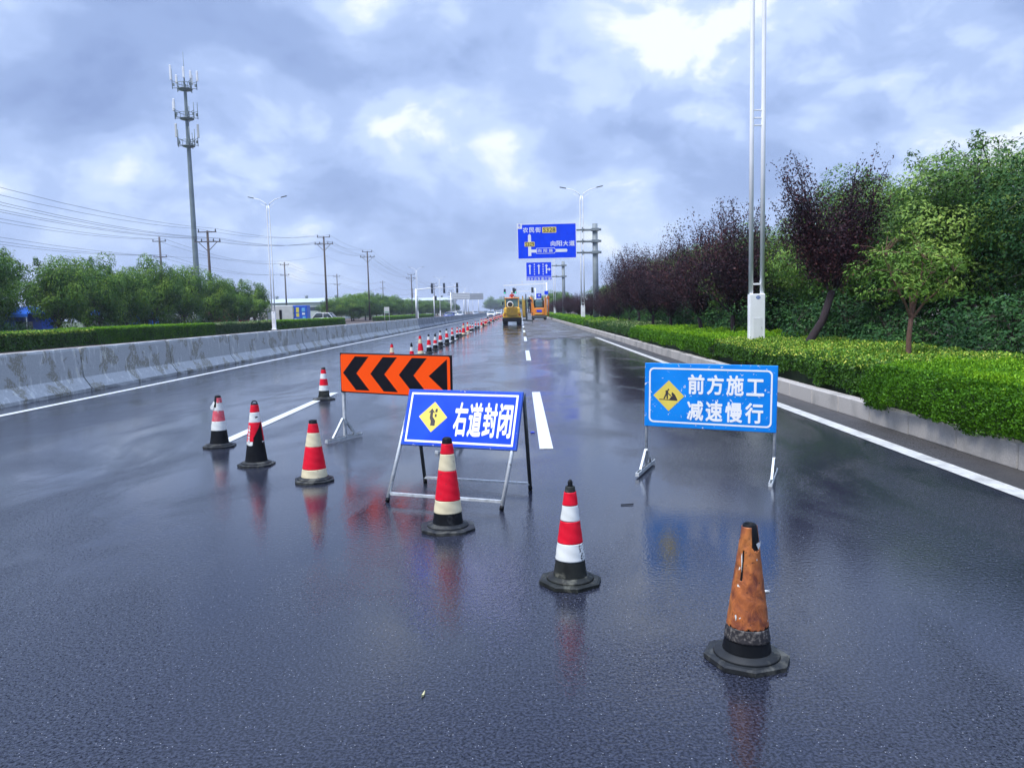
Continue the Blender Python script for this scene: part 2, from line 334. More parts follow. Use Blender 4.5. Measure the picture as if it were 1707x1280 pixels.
# ------------------------------------------------------------------ mesh helpers
def link(o, parent=None):
    COL.objects.link(o)
    if parent is not None: o.parent = parent
    return o
def np_mesh(name, verts, faces, mats, midx=None, smooth=None):
    me = bpy.data.meshes.new(name); me.from_pydata([tuple(v) for v in verts], [], faces)
    for m in mats: me.materials.append(MAT[m])
    if midx is not None: me.polygons.foreach_set('material_index', midx)
    if smooth is not None: me.polygons.foreach_set('use_smooth', smooth)
    me.update(); return me
class MB:
    def __init__(s, mat='galv', M=None):
        s.v = []; s.f = []; s.mi = []; s.sm = []; s.mats = []; s.cur = 0; s.M = M; s.use(mat)
    def use(s, mat):
        if mat not in s.mats: s.mats.append(mat)
        s.cur = s.mats.index(mat); return s
    def add(s, vs, fs, smooth=False):
        b0 = len(s.v)
        for p in vs:
            p = Vector(p)
            if s.M is not None: p = s.M @ p
            s.v.append(p)
        for q in fs: s.f.append(tuple(b0+i for i in q)); s.mi.append(s.cur); s.sm.append(smooth)
        return s
    def box(s, c, sz, rz=0, bev=0, Mx=None):
        x, y, z = sz[0]/2, sz[1]/2, sz[2]/2
        if bev:
            b = min(bev, x*.9, y*.9, z*.9); vs = []
            # chamfered box: 24 verts
            def P(i, j, k): return (i, j, k)
            idx = {}
            for ix in (-1, 1):
                for iy in (-1, 1):
                    for iz in (-1, 1):
                        idx[(ix, iy, iz, 0)] = len(vs); vs.append((ix*x, iy*(y-b), iz*(z-b)))
                        idx[(ix, iy, iz, 1)] = len(vs); vs.append((ix*(x-b), iy*y, iz*(z-b)))
                        idx[(ix, iy, iz, 2)] = len(vs); vs.append((ix*(x-b), iy*(y-b), iz*z))
            fs = []
            def q(*k): fs.append(tuple(idx[a] for a in k))
            for a in (-1, 1):
                fl = 1 if a > 0 else -1
                def o(l): return l if fl > 0 else l[::-1]
                q(*o([(a, -1, -1, 0), (a, 1, -1, 0), (a, 1, 1, 0), (a, -1, 1, 0)]))
                q(*o([(-1, a, -1, 1), (-1, a, 1, 1), (1, a, 1, 1), (1, a, -1, 1)]))
                q(*o([(-1, -1, a, 2), (1, -1, a, 2), (1, 1, a, 2), (-1, 1, a, 2)]))
            for a in (-1, 1):
                for b_ in (-1, 1):
                    o = (lambda l: l) if a*b_ > 0 else (lambda l: l[::-1])
                    q(*o([(a, b_, -1, 0), (a, b_, -1, 1), (a, b_, 1, 1), (a, b_, 1, 0)]))
                    q(*o([(-1, a, b_, 1), (-1, a, b_, 2), (1, a, b_, 2), (1, a, b_, 1)]))
                    q(*o([(a, -1, b_, 2), (a, -1, b_, 0), (a, 1, b_, 0), (a, 1, b_, 2)]))
                    for c_ in (-1, 1):
                        o = (lambda l: l) if a*b_*c_ > 0 else (lambda l: l[::-1])
                        q(*o([(a, b_, c_, 0), (a, b_, c_, 1), (a, b_, c_, 2)]))
        else:
            vs = [(i, j, k) for k in (-z, z) for j in (-y, y) for i in (-x, x)]
            fs = [(0, 2, 3, 1), (4, 5, 7, 6), (0, 1, 5, 4), (2, 6, 7, 3), (0, 4, 6, 2), (1, 3, 7, 5)]
        T = Matrix.Translation(Vector(c)) @ (Mx if Mx is not None else Matrix.Rotation(rz, 4, 'Z'))
        return s.add([T @ Vector(p) for p in vs], fs)
    def beam(s, p0, p1, w, h=None):
        """square bar from p0 to p1"""
        p0, p1 = Vector(p0), Vector(p1); h = h or w; ax = p1-p0; ln = ax.length
        q = ax.to_track_quat('Z', 'Y').to_matrix().to_4x4()
        return s.box((p0+p1)/2, (w, h, ln), Mx=q)
    def tube(s, pts, rad, n=8, cap=True, smooth=True):
        pts = [Vector(p) for p in pts]
        if isinstance(rad, (int, float)): rad = [rad]*len(pts)
        vs = []; prev = None
        for i, p in enumerate(pts):
            t_ = (pts[min(i+1, len(pts)-1)]-pts[max(i-1, 0)]).normalized()
            if prev is None:
                a = Vector((0, 0, 1)) if abs(t_.z) < .9 else Vector((1, 0, 0)); x = t_.cross(a).normalized()
            else: x = (prev - t_*prev.dot(t_)).normalized()
            prev = x; y = t_.cross(x)
            for k in range(n):
                an = 2*PI*k/n; vs.append(p + (x*math.cos(an)+y*math.sin(an))*rad[i])
        fs = [(i*n+k, i*n+(k+1) % n, (i+1)*n+(k+1) % n, (i+1)*n+k) for i in range(len(pts)-1) for k in range(n)]
        s.add(vs, fs, smooth)
        if cap:
            b0 = len(s.v)-len(vs)
            s.f.append(tuple(b0+k for k in range(n))[::-1]); s.mi.append(s.cur); s.sm.append(False)
            s.f.append(tuple(b0+(len(pts)-1)*n+k for k in range(n))); s.mi.append(s.cur); s.sm.append(False)
        return s
    def lathe(s, prof, n=32, c=(0, 0, 0), smooth=True, cap=True):
        vs = [(c[0]+r_*math.cos(2*PI*k/n), c[1]+r_*math.sin(2*PI*k/n), c[2]+z_) for r_, z_ in prof for k in range(n)]
        fs = [(i*n+k, i*n+(k+1) % n, (i+1)*n+(k+1) % n, (i+1)*n+k) for i in range(len(prof)-1) for k in range(n)]
        s.add(vs, fs, smooth)
        if cap:
            b0 = len(s.v)-len(vs)
            s.f.append(tuple(b0+k for k in range(n))[::-1]); s.mi.append(s.cur); s.sm.append(False)
            s.f.append(tuple(b0+(len(prof)-1)*n+k for k in range(n))); s.mi.append(s.cur); s.sm.append(False)
        return s
    def art(s, poly, t0, t1):
        """2-D polygon (u, v) on a board whose face looks along -y: prism from y=-t0 to y=-t1"""
        a = sum(poly[i][0]*poly[(i+1) % len(poly)][1]-poly[(i+1) % len(poly)][0]*poly[i][1] for i in range(len(poly)))
        if a < 0: poly = poly[::-1]
        n = len(poly); vs = [(p[0], -t0, p[1]) for p in poly]+[(p[0], -t1, p[1]) for p in poly]
        fs = [tuple(range(n, 2*n)), tuple(range(n))[::-1]]+[(i, (i+1) % n, n+(i+1) % n, n+i) for i in range(n)]
        return s.add(vs, fs)
    def ring(s, outer, inner, t0, t1):
        n = len(outer); vs = [(p[0], -t, p[1]) for t in (t0, t1) for L_ in (outer, inner) for p in L_]; fs = []
        for i in range(n):
            j = (i+1) % n
            fs += [(2*n+i, 2*n+j, 3*n+j, 3*n+i), (i, n+i, n+j, j), (i, j, 2*n+j, 2*n+i), (n+i, 3*n+i, 3*n+j, n+j)]
        return s.add(vs, fs)
    def build(s, name, parent=None, loc=None):
        me = bpy.data.meshes.new(name); me.from_pydata([tuple(v) for v in s.v], [], s.f)
        for m in s.mats: me.materials.append(MAT[m])
        me.polygons.foreach_set('material_index', s.mi); me.polygons.foreach_set('use_smooth', s.sm); me.update()
        o = bpy.data.objects.new(name, me)
        if loc is not None: o.location = loc
        return link(o, parent)
def tag(o, label=None, cat=None, group=None, kind=None):
    if label: o['label'] = label
    if cat: o['category'] = cat
    if group: o['group'] = group
    if kind: o['kind'] = kind
    return o
def thing(name, label, cat, loc=(0, 0, 0), rz=0, group=None, rot=None, scale=1):
    o = bpy.data.objects.new(name, None); o.empty_display_size = .2; link(o)
    o.location = loc; o.rotation_euler = rot or (0, 0, rz); o.scale = (scale,)*3
    return tag(o, label, cat, group)
def dup(root, loc=None, rz=None, label=None, scale=None, group=None):
    c = root.copy(); COL.objects.link(c)
    if loc is not None: c.location = loc
    if rz is not None: c.rotation_euler = (root.rotation_euler[0], root.rotation_euler[1], rz)
    if scale is not None: c.scale = scale if isinstance(scale, tuple) else (scale,)*3
    if label: c['label'] = label
    if group: c['group'] = group
    for ch in list(root.children):
        d_ = ch.copy(); COL.objects.link(d_); d_.parent = c
        for g in list(ch.children):
            e_ = g.copy(); COL.objects.link(e_); e_.parent = d_
    return c
def rrect(w, h, r_, n=5, cx=0, cy=0):
    pts = []
    for sx, sy, a0 in ((1, 1, 0), (-1, 1, 90), (-1, -1, 180), (1, -1, 270)):
        for k in range(n+1):
            a = R(a0+90*k/n); pts.append((cx+sx*(w/2-r_)+r_*math.cos(a), cy+sy*(h/2-r_)+r_*math.sin(a)))
    return pts
def sheet(name, x0, x1, y0, y1, z, mat, kind='structure'):
    me = np_mesh(name, [(x0, y0, z), (x1, y0, z), (x1, y1, z), (x0, y1, z)], [(0, 1, 2, 3)], [mat])
    o = link(bpy.data.objects.new(name, me)); tag(o, kind=kind); return o
def lettering(name, text, mat, box, t, parent, M=None, bold=.02, thick=.0015, name_obj='lettering', squeeze=None):
    """real letter shapes fitted to box=(u0,u1,v0,v1) on a board facing -y"""
    cu = bpy.data.curves.new('t', 'FONT'); cu.body = text; cu.size = 1; cu.resolution_u = 3
    o = bpy.data.objects.new('t', cu); COL.objects.link(o)
    bpy.context.view_layer.update()
    dg = bpy.context.evaluated_depsgraph_get(); me = bpy.data.meshes.new_from_object(o.evaluated_get(dg))
    bpy.data.objects.remove(o); bpy.data.curves.remove(cu)
    n = len(me.vertices)
    if n == 0: return None
    co = np.empty(n*3); me.vertices.foreach_get('co', co); co = co.reshape(-1, 3)
    lo = co.min(0)-bold; hi = co.max(0)+bold; u0, u1, v0, v1 = box
    faces = [tuple(p.vertices) for p in me.polygons]; edges = {}
    for fc in faces:
        for i in range(len(fc)):
            e = (fc[i], fc[(i+1) % len(fc)]); k = (min(e), max(e)); edges.setdefault(k, []).append(e)
    rim = [l[0] for l in edges.values() if len(l) == 1]; allv = []; ff = []
    step = .00012 if thick < .002 else .0006
    # heavy strokes: the outline laid down several times, each a hair prouder than the last
    sh = [(0, 0)]+[(bold*math.cos(2*PI*k/8), bold*math.sin(2*PI*k/8)) for k in range(8)] if bold else [(0, 0)]
    for q, (ox, oy) in enumerate(sh):
        uu = u0+(co[:, 0]+ox-lo[0])/(hi[0]-lo[0])*(u1-u0); vv = v0+(co[:, 1]+oy-lo[1])/(hi[1]-lo[1])*(v1-v0)
        b0 = len(allv); allv += list(np.stack([uu, np.full(n, -t-thick-step*q), vv], 1))+list(np.stack([uu, np.full(n, -t), vv], 1))
        ff += [tuple(b0+i for i in fc) for fc in faces]+[(b0+b2, b0+a2, b0+a2+n, b0+b2+n) for a2, b2 in rim]
    if M is not None: allv = [M @ Vector(p) for p in allv]
    me2 = np_mesh(name_obj, allv, ff, [mat]); bpy.data.meshes.remove(me)
    return link(bpy.data.objects.new(name_obj, me2), parent)

# ------------------------------------------------------------------ ground, roads, markings
sheet('ground', -1500, 1500, -60, 4200, -.03, 'ground_grass')
sheet('road', -24, 4.62, -30, 2500, 0, 'asphalt')
sheet('gutter', 4.165, 4.61, -30, 1200, .004, 'asphalt_gutter')
o = sheet('edge_line', 3.97, 4.16, -20, 42, .005, 'road_paint_dirty')
sheet('edge_line', -9.04, -8.87, -20, 1200, .005, 'road_paint')
m = MB('road_paint')
for k in range(12): m.box((.26, 11.75+k*15+(0), .0045), (.155, 6.1, .003)) if k in (0,) else m.box((.22, 12.1+k*15, .0045), (.15, 6, .003))
tag(m.build('lane_line'), kind='structure')
m = MB('road_paint')
for k in range(40): m.box((-3.84, 12.6+k*15, .0045), (.155, 5.9, .003))
tag(m.build('lane_line'), kind='structure')
m = MB('road_paint'); m.box((-17, 400, .0045), (.15, 700, .003)); tag(m.build('lane_line'), kind='structure')
rng = random.Random(3)
# milled strip ahead with a ragged front edge
pts = [(.35, 1200), (.33, 43)]
for k in range(26): pts.append((.4+k*.165, 41.5+rng.uniform(-.5, .5)+1.2*math.sin(k*.7)))
pts += [(4.6, 41), (4.6, 1200)]
me = np_mesh('milled_surface', [(x, y, .006) for x, y in pts], [tuple(range(len(pts)))], ['asphalt_milled'])
o = link(bpy.data.objects.new('milled_surface', me)); tag(o, kind='structure')
sheet('verge', 4.79, 400, -30, 1500, .14, 'soil')
sheet('verge', -60, -24.02, -30, 1500, .05, 'soil')
m = MB('kerb_stone')
k = 0; y = 7.13-1.02*12
while y < 320:
    ln = 1.02 if y < 70 else 5.1
    dx = rng.uniform(-.006, .006); m.box((4.705+dx, y+ln/2, .115+rng.uniform(-.004, .004)), (.18, ln-.014, .25), bev=.012); y += ln
tag(m.build('kerb'), kind='structure')
m = MB('kerb_stone'); m.box((-24.1, 600, .06), (.16, 1200, .16), bev=.02); tag(m.build('kerb'), kind='structure')

# ------------------------------------------------------------------ concrete barrier
def barrier_mesh(mat):
    prof = [(-.30, .0), (-.30, .07), (-.13, .32), (-.085, .93), (-.07, .98), (.07, .98), (.085, .93), (.13, .32), (.30, .07), (.30, 0)]
    m = MB(mat); ln = 4.36; ny = 14; r_ = random.Random(5)
    vs = []; n = len(prof)
    for j in range(ny+1):
        for i, (x, z) in enumerate(prof):
            e = .018 if j in (0, ny) else 0
            jx = r_.uniform(-.004, .004); jz = r_.uniform(-.006, .006) if i in (4, 5) else 0
            if i in (0, 9): jx = r_.uniform(-.02, .012)
            vs.append((x*(1-e*2)+jx, -ln/2+ln*j/ny+(e if j == 0 else -e if j == ny else 0)*0, z*(1-e)+jz))
    fs = [(j*n+i, (j+1)*n+i, (j+1)*n+i+1, j*n+i+1) for j in range(ny) for i in range(n-1)]
    fs += [tuple(range(n)), tuple(ny*n+i for i in range(n))[::-1]]
    m.add(vs, fs); return m
bm0 = barrier_mesh('barrier_concrete').build('concrete_barrier'); bm1 = barrier_mesh('barrier_dark').build('concrete_barrier')
near = ['patchy brown and grey concrete barrier block at the left edge of the photo', 'grey concrete barrier block with brown scars, second from the left edge of the photo',
        'concrete barrier block streaked with white, third from the left edge', 'concrete barrier block behind the leftmost cone, fourth from the left edge',
        'weathered concrete barrier block below the left twin lamp post, fifth from the left edge', 'concrete barrier block with faded stains, sixth from the left edge',
        'concrete barrier block, seventh from the left edge, beyond the small cone on the lane line', 'concrete barrier block, eighth from the left edge, near the dead end of the left hedge']
k = 0; y = 17.2-4.4*2+2.2
while y < 330:
    src = bm0 if y < 75 else bm1
    o = src.copy(); COL.objects.link(o); o.location = (-10.05+rng.uniform(-.02, .02)-(.12 if y > 75 else 0), y, 0); o.rotation_euler = (0, 0, rng.uniform(-.006, .006))
    if k < 8: lab = near[k]
    elif y < 75: lab = 'pale grey concrete barrier block in the middle stretch of the median wall'
    else: lab = 'dark grey concrete barrier block in the distant stretch of the median wall'
    tag(o, lab, 'barrier', 'concrete barrier blocks along the left of the road'); k += 1; y += 4.4
for o in (bm0, bm1): bpy.data.objects.remove(o)

# ------------------------------------------------------------------ cones
def cone_root(label, loc, rz, H, style, name='traffic_cone', tilt=(.0, .02), seed=0, group=None):
    t = thing(name, label, 'traffic cone', loc, rot=(tilt[0], tilt[1], rz), group=group)
    n = 40; rb = style.get('rb', .097); rt = style.get('rt', .028); zb = .045; zt = H-style.get('tip', .02)
    ps = style.get('plate', .172)
    # base plate: square with cut corners, sloping top, raised ring
    m = MB(style.get('basemat', 'rubber_base')); c = ps*.62
    oct_ = [(ps, -c*.75), (ps, c*.75), (c*.75, ps), (-c*.75, ps), (-ps, c*.75), (-ps, -c*.75), (-c*.75, -ps), (c*.75, -ps)]
    vs = [(x, y, 0) for x, y in oct_]+[(x, y, .02) for x, y in oct_]+[(x*.93, y*.93, .027) for x, y in oct_]
    m.add(vs, [tuple(range(8))[::-1], tuple(range(16, 24))]+[(a*8+i, a*8+(i+1) % 8, a*8+8+(i+1) % 8, a*8+8+i) for a in (0, 1) for i in range(8)])
    m.lathe([(rb+.042, .0265), (rb+.036, .037), (rb+.012, .042), (rb+.008, .05)], n)
    m.build('base', t)
    def rad(z): return rb+(rt-rb)*(z-zb)/(zt-zb)
    m = MB(style.get('mat', 'rubber'))
    prof = [(rad(zb)+.004, zb-.004), (rad(zb), zb+.01)]+[(rad(zb+(zt-zb)*k/8), zb+(zt-zb)*k/8) for k in range(1, 9)]
    tip = style.get('tiptype', 'dome')
    if tip == 'dome': prof += [(rt*.95, zt+.006), (rt*.6, zt+.014), (.004, zt+.017)]
    elif tip == 'open': prof += [(rt*.9, zt+.004), (rt*.72, zt), (rt*.6, zt-.05), (.002, zt-.06)]
    else: prof += [(rt*.9, zt+.004), (.003, zt+.005)]
    m.lathe(prof, n); m.build('body', t)
    if tip == 'loop':
        m = MB('rubber'); hr = rt*.82; m.tube([(hr*math.cos(PI*k/12), 0, zt+hr*1.05*math.sin(PI*k/12)) for k in range(13)], .0065, 8); m.build('handle', t)
    if tip == 'knob':
        m = MB('rubber'); m.lathe([(rt*.75, zt), (rt*.5, zt+.012), (rt*.55, zt+.026), (rt*.3, zt+.04), (.002, zt+.043)], 16); m.build('handle', t)
    rr = random.Random(seed)
    for f0, f1, mat, *opt in style['bands']:
        keep = opt[0] if opt else None; z1 = H*(1-f0); z0 = H*(1-f1)
        nu, nv = 72, max(4, int((z1-z0)/.006)); off = .0028 + .0006*rr.random()
        vs = []; fs = []
        lean = rr.uniform(-.002, .002)
        for j in range(nv+1):
            for i in range(nu):
                a = 2*PI*i/nu; z = z0+(z1-z0)*j/nv; z += lean*math.cos(a); R_ = rad(min(z, zt))+off+.0012*math.sin(a*3+z*40)*math.sin(z*55+seed)
                vs.append((R_*math.cos(a), R_*math.sin(a), z))
        for j in range(nv):
            for i in range(nu):
                a = (360*(i+.5)/nu); z = z0+(z1-z0)*(j+.5)/nv
                if keep and not keep(a, z/H, rr): continue
                fs.append((j*nu+i, j*nu+(i+1) % nu, (j+1)*nu+(i+1) % nu, (j+1)*nu+i))
        me = np_mesh('reflective_band', vs, fs, [mat], smooth=[True]*len(fs))
        o = link(bpy.data.objects.new('reflective_band', me), t)
        md = o.modifiers.new('thick', 'SOLIDIFY'); md.thickness = .0015; md.offset = -1
    return t
CG = 'traffic cones closing the lanes'
# (angles: 0 = +x, 270 = towards the camera)
c = cone_root('bare brown cone with a torn sleeve and no stripes, nearest and rightmost', (.99, 3.36, 0), .35, .628,
    dict(rb=.106, rt=.030, plate=.174, tiptype='open', tip=.006, basemat='rubber_base',
         bands=[(.02, .83, 'brown_sleeve', lambda a, z, q: not (z > .86+.05*math.sin(R(a)*2+1.2) and 250 < a < 330) and not (z < .262+.007*math.sin(a*.35)+.006*math.sin(a*.11)) and not (abs(a-205) < 5 and .60 < z < .82)),
                (.74, .835, 'speckled')]), group=CG, seed=1)
for (a, z, w, h) in ((285, .535, .03, .035), (316, .545, .035, .012), (270, .475, .006, .01), (203, .46, .006, .09), (300, .20, .008, .012), (200, .215, .01, .03)):
    m = MB('scrap_white')
    rr = .108-.076*(z-.045)/.577+.006; x, y = rr*math.cos(R(a)), rr*math.sin(R(a)); tx, ty = -math.sin(R(a)), math.cos(R(a))
    m.add([(x-tx*w/2, y-ty*w/2, z+h*.3), (x+tx*w*.1, y+ty*w*.1, z-h/2), (x+tx*w/2, y+ty*w/2, z+h*.1), (x+tx*w*.2, y+ty*w*.2, z+h/2)], [(0, 1, 2, 3)])
    m.build('torn_scrap', c)
cone_root('red and white cone with knobbed black tip and scuffed foot, second from the right', (.255, 4.38, 0), .6, .612,
    dict(rb=.098, rt=.028, plate=.168, tiptype='knob', tip=.042, mat='rubber_worn', basemat='rubber_worn',
         bands=[(.115, .24, 'red_band', lambda a, z, q: not 268 < a < 272), (.24, .39, 'white_band'), (.39, .60, 'red_band'), (.60, .765, 'white_speckled')]), group=CG, seed=2)
cone_root('red cone with cream bands standing right in front of the tilted blue board', (-.575, 5.55, 0), .15, .69,
    dict(rb=.112, rt=.035, plate=.195, tiptype='dome', tip=.02, bands=[(.075, .185, 'red_band'), (.185, .36, 'cream_band'), (.36, .675, 'red_band'), (.675, .81, 'cream_band')]), group=CG, seed=3)
cone_root('red cone banded in cream down to its flat base, left of the tilted board', (-2.03, 7.27, 0), .3, .60,
    dict(rb=.122, rt=.036, plate=.182, tiptype='open', tip=.01, bands=[(.065, .21, 'red_band'), (.21, .43, 'cream_band'), (.43, .79, 'red_band'), (.79, .925, 'cream_band')]), group=CG, seed=4)
c = cone_root('cone with a loop handle and torn red sleeve over black rubber, second from left', (-2.89, 8.13, 0), 0, .665,
    dict(rb=.116, rt=.036, plate=.18, tiptype='loop', tip=.0, bands=[(.015, .135, 'red_band'), (.135, .295, 'white_band', lambda a, z, q: not (295 < a < 318 and .77+.0006*(a-295) < z < .80+.0)),
        (.295, .60, 'red_band', lambda a, z, q: not ((z < .45+(a-270)*.0035 and 275 < a < 350))), (.60, .685, 'white_band', lambda a, z, q: not (272 < a < 335) and not (z < .33+.00055*abs(a-250)))]), group=CG, seed=5)
txt = '公路设施用'
for i, ch in enumerate(txt):
    z = .425-.038*i; Rr = .116-.08*(z-.045)/.62+.0055; a = R(238)
    Mx = Matrix.Translation((Rr*math.cos(a), Rr*math.sin(a), 0)) @ Matrix.Rotation(a+PI/2, 4, 'Z')
    lettering('l', ch, 'white_letters', (-.016, .016, z-.016, z+.016), 0, c, M=Mx, bold=.02, name_obj='lettering')
c = cone_root('leftmost cone with faded pink bands and a torn sleeve slipped off its black tip', (-3.77, 9.35, 0), .2, .645,
    dict(rb=.112, rt=.036, plate=.185, tiptype='dome', tip=.02, bands=[(.055, .15, 'pink_band', lambda a, z, q: 262 < a or a < 60), (.13, .30, 'white_band', lambda a, z, q: z < .79+.03*math.sin(R(a)) or a > 255),
        (.30, .50, 'pink_band'), (.50, .675, 'white_band')]), group=CG, seed=6)
m = MB('white_band'); m.add([(-.05, -.03, .56), (-.085, -.045, .50), (-.08, -.05, .475), (-.055, -.05, .465), (-.03, -.055, .55), (-.04, -.03, .57)], [(0, 1, 2, 3, 4, 5)]); m.build('torn_flap', c)
cone_root('small red and white cone with greenish foot standing on the painted lane line', (-3.75, 14.35, 0), .4, .615,
    dict(rb=.108, rt=.034, plate=.195, tiptype='open', tip=.01, mat='rubber_worn', bands=[(.08, .20, 'red_band'), (.20, .36, 'white_band'), (.36, .56, 'red_band'), (.56, .72, 'white_band')]), group=CG, seed=7)
# the long row
pa = dict(rb=.115, rt=.036, plate=.2, tiptype='dome', tip=.01, bands=[(.02, .17, 'red_band'), (.17, .40, 'cream_band'), (.40, .78, 'red_band'), (.78, .93, 'cream_band')])
pb = dict(rb=.11, rt=.034, plate=.2, tiptype='dome', tip=.01, bands=[(.12, .30, 'white_band'), (.30, .58, 'red_band'), (.58, .70, 'white_band')])
pc = dict(rb=.105, rt=.032, plate=.19, tiptype='knob', tip=.04, bands=[(.22, .42, 'white_band'), (.42, .62, 'red_band'), (.62, .72, 'white_band')])
pd = dict(rb=.108, rt=.034, plate=.19, tiptype='dome', tip=.01, bands=[(.02, .14, 'red_band'), (.14, .28, 'white_band'), (.28, .5, 'red_band'), (.5, .62, 'white_band')])
RG = 'long row of cones running into the distance'
names = 'first second third fourth fifth sixth seventh eighth ninth tenth eleventh twelfth thirteenth fourteenth fifteenth sixteenth seventeenth eighteenth nineteenth twentieth twenty-first twenty-second twenty-third twenty-fourth'.split()
row = [(-3.93, 23.2, 'a', .66), (-3.5, 24.4, 'c', .64), (-3.78, 28.7, 'a', .72), (-3.64, 30.2, 'b', .72), (-3.66, 32.5, 'c', .70), (-3.7, 35.1, 'b', .74), (-3.7, 38.2, 'b', .74), (-3.76, 42, 'd', .7), (-3.79, 45.5, 'd', .66),
       (-3.86, 48.7, 'b', .62), (-3.83, 51, 'a', .8), (-3.9, 56.2, 'a', .78), (-3.93, 59.7, 'b', .65), (-3.92, 62.1, 'c', .65), (-3.93, 66.6, 'd', .72), (-3.87, 69.8, 'b', .7), (-3.9, 75.8, 'a', .78), (-3.9, 79.5, 'd', .72)]
desc = dict(a='red and cream cone', b='black footed red and white cone', c='black tipped red and white cone', d='red topped white banded cone')
proto = {}
for i, (x, y, kd, h) in enumerate(row):
    lab = f'{desc[kd]}, {names[i]} in the row behind the chevron board'
    if kd not in proto:
        proto[kd] = cone_root(lab, (x, y, 0), rng.uniform(0, 6), .7, dict(a=pa, b=pb, c=pc, d=pd)[kd], seed=10+i, group=RG)
        proto[kd].scale = (h/.7,)*3
    else: dup(proto[kd], (x, y, 0), rng.uniform(0, 6), lab, h/.7)
y = 83.5; i = 0
while y < 190:
    dup(proto['aabd'[i % 4]], (-3.95-.0025*(y-80)+rng.uniform(-.08, .08), y, 0), rng.uniform(0, 6), 'tiny red and white cone among the far ones packed together before the oncoming white cars', rng.uniform(.95, 1.08)); y += rng.uniform(3.2, 4.6); i += 1

# ------------------------------------------------------------------ portable boards
def foot_stand(t, x, z_knee, half=.33, w=.045, nm='stand_foot'):
    """post with an inverted V foot, long side along local y"""
    m = MB('galv'); m.box((x, 0, .022), (w, half*2, .035)); m.use('steel_dark'); m.box((x, 0, .0425), (w*.5, half*1.9, .004))
    m.use('galv')
    for s_ in (-1, 1): m.beam((x, s_*half*.62, .04), (x, s_*.012, z_knee), w*.62, .012 if False else w*.62)
    m.build(nm, t)
# orange chevron board
pL, pR = Vector((-2.285, 9.64)), Vector((-.835, 8.86)); mid = (pL+pR)/2; dv = pR-pL; ang = math.atan2(dv.y, dv.x); Lh = dv.length/2
t = thing('chevron_board', 'orange board with black chevrons pointing left on two grey stands, behind the tilted blue board', 'road sign', (mid.x, mid.y, 0), rot=(0, .012, ang), group='portable road work boards')
z0, z1 = .605, 1.105; bw = 2*Lh+.03; cz = (z0+z1)/2
m = MB('black_frame'); m.box((0, .0, cz), (bw, .03, z1-z0), bev=.004); fr = m.build('frame', t)
m = MB('orange_face'); m.art(rrect(bw-.03, z1-z0-.03, .03, cy=cz), .0155, .018); m.build('panel', t)
m = MB('black'); hh = (z1-z0)/2*.84; wd = .215; x0 = -bw/2+.05
for k in range(4):
    xs = x0+k*.437; mx_ = bw/2-.055
    P = [(xs, cz), (xs+.20, cz+hh), (xs+.20+wd, cz+hh), (xs+wd, cz), (xs+.20+wd, cz-hh), (xs+.20, cz-hh)]
    if k == 3: P = [(xs, cz), (mx_, cz+hh*.97), (mx_, cz-hh*.97)]
    m.art(P, .0185, .0195)
m.build('chevron_arrow', t)
for x in (-Lh, Lh):
    m = MB('galv'); m.box((x, .02, .66/2+.02), (.034, .034, .66)); m.build('post', t); foot_stand(t, x, .27)
# right blue board
pL, pR = Vector((1.19, 7.42)), Vector((2.29, 6.97)); mid = (pL+pR)/2; dv = pR-pL; ang = math.atan2(dv.y, dv.x); Lh = dv.length/2
t = thing('road_work_board', 'bright blue board with a digging figure and two rows of characters, at right', 'road sign', (mid.x, mid.y, 0), rot=(0, .018, ang), group='portable road work boards')
z0, z1 = .435, 1.05; bw = 2*Lh+.03; cz = (z0+z1)/2; bh = z1-z0
m = MB('blue_light'); m.box((0, .0, cz), (bw, .022, bh), bev=.004); m.use('sign_back'); m.box((0, .0125, cz), (bw-.02, .003, bh-.02)); m.build('panel', t)
m = MB('white_letters'); m.ring(rrect(bw-.085, bh-.085, .045, cy=cz), rrect(bw-.115, bh-.115, .035, cy=cz), .0112, .0122); m.build('border', t)
U = lambda px: -bw/2+(px-62)/(1615-62)*bw       # pixel columns/rows measured on the board itself
def V(py, px=800): return z1-(py-(75+ (px-62)*.022))/(750)*bh
dcx, dcz, dr = U(362)-.002, V(460, 362), .148
m = MB('yellow_face'); m.art([(dcx-dr, dcz), (dcx, dcz-dr), (dcx+dr, dcz), (dcx, dcz+dr)], .0112, .0126); dia = m.build('warning_diamond', t)
m = MB('glyph_dark')
q = lambda pts: [(dcx+(x-362)*.00078, dcz-(y-460)*.00078) for x, y in pts]
m.art(q([(245, 502), (470, 508), (470, 518), (245, 512)]), .0127, .0132)
m.art(q([(368, 506), (398, 462), (408, 468), (396, 440), (400, 412), (424, 428), (440, 446), (470, 508)]), .0127, .0133)
m.art(q([(350, 378), (362, 374), (370, 382), (366, 394), (354, 396), (348, 388)]), .0127, .0132)
m.art(q([(318, 400), (346, 390), (356, 400), (352, 448), (354, 498), (338, 500), (334, 455), (312, 500), (296, 498), (322, 440), (324, 410)]), .0127, .0134)
m.art(q([(348, 404), (362, 430), (390, 452), (396, 464), (386, 466), (354, 438)]), .0127, .0131)
m.build('digging_figure', dia)
for tx, v0, v1, xs in (('前方施工', V(445, 1000)+.0, V(215, 1000), (U(590), U(785), U(815), U(1010), U(1040), U(1240), U(1270), U(1470))),
                       ('减速慢行', V(752, 1000), V(520, 1000), (U(582), U(778), U(805), U(1002), U(1032), U(1230), U(1262), U(1465)))):
    for i, ch in enumerate(tx):
        vv1 = v1-(.008 if ch == '工' else 0)*3.5; vv0 = v0+(.004 if ch == '工' else 0)
        lettering('l', ch, 'white_letters', (xs[2*i]+.0, xs[2*i+1], vv0, vv1), .0112, t, bold=.028)
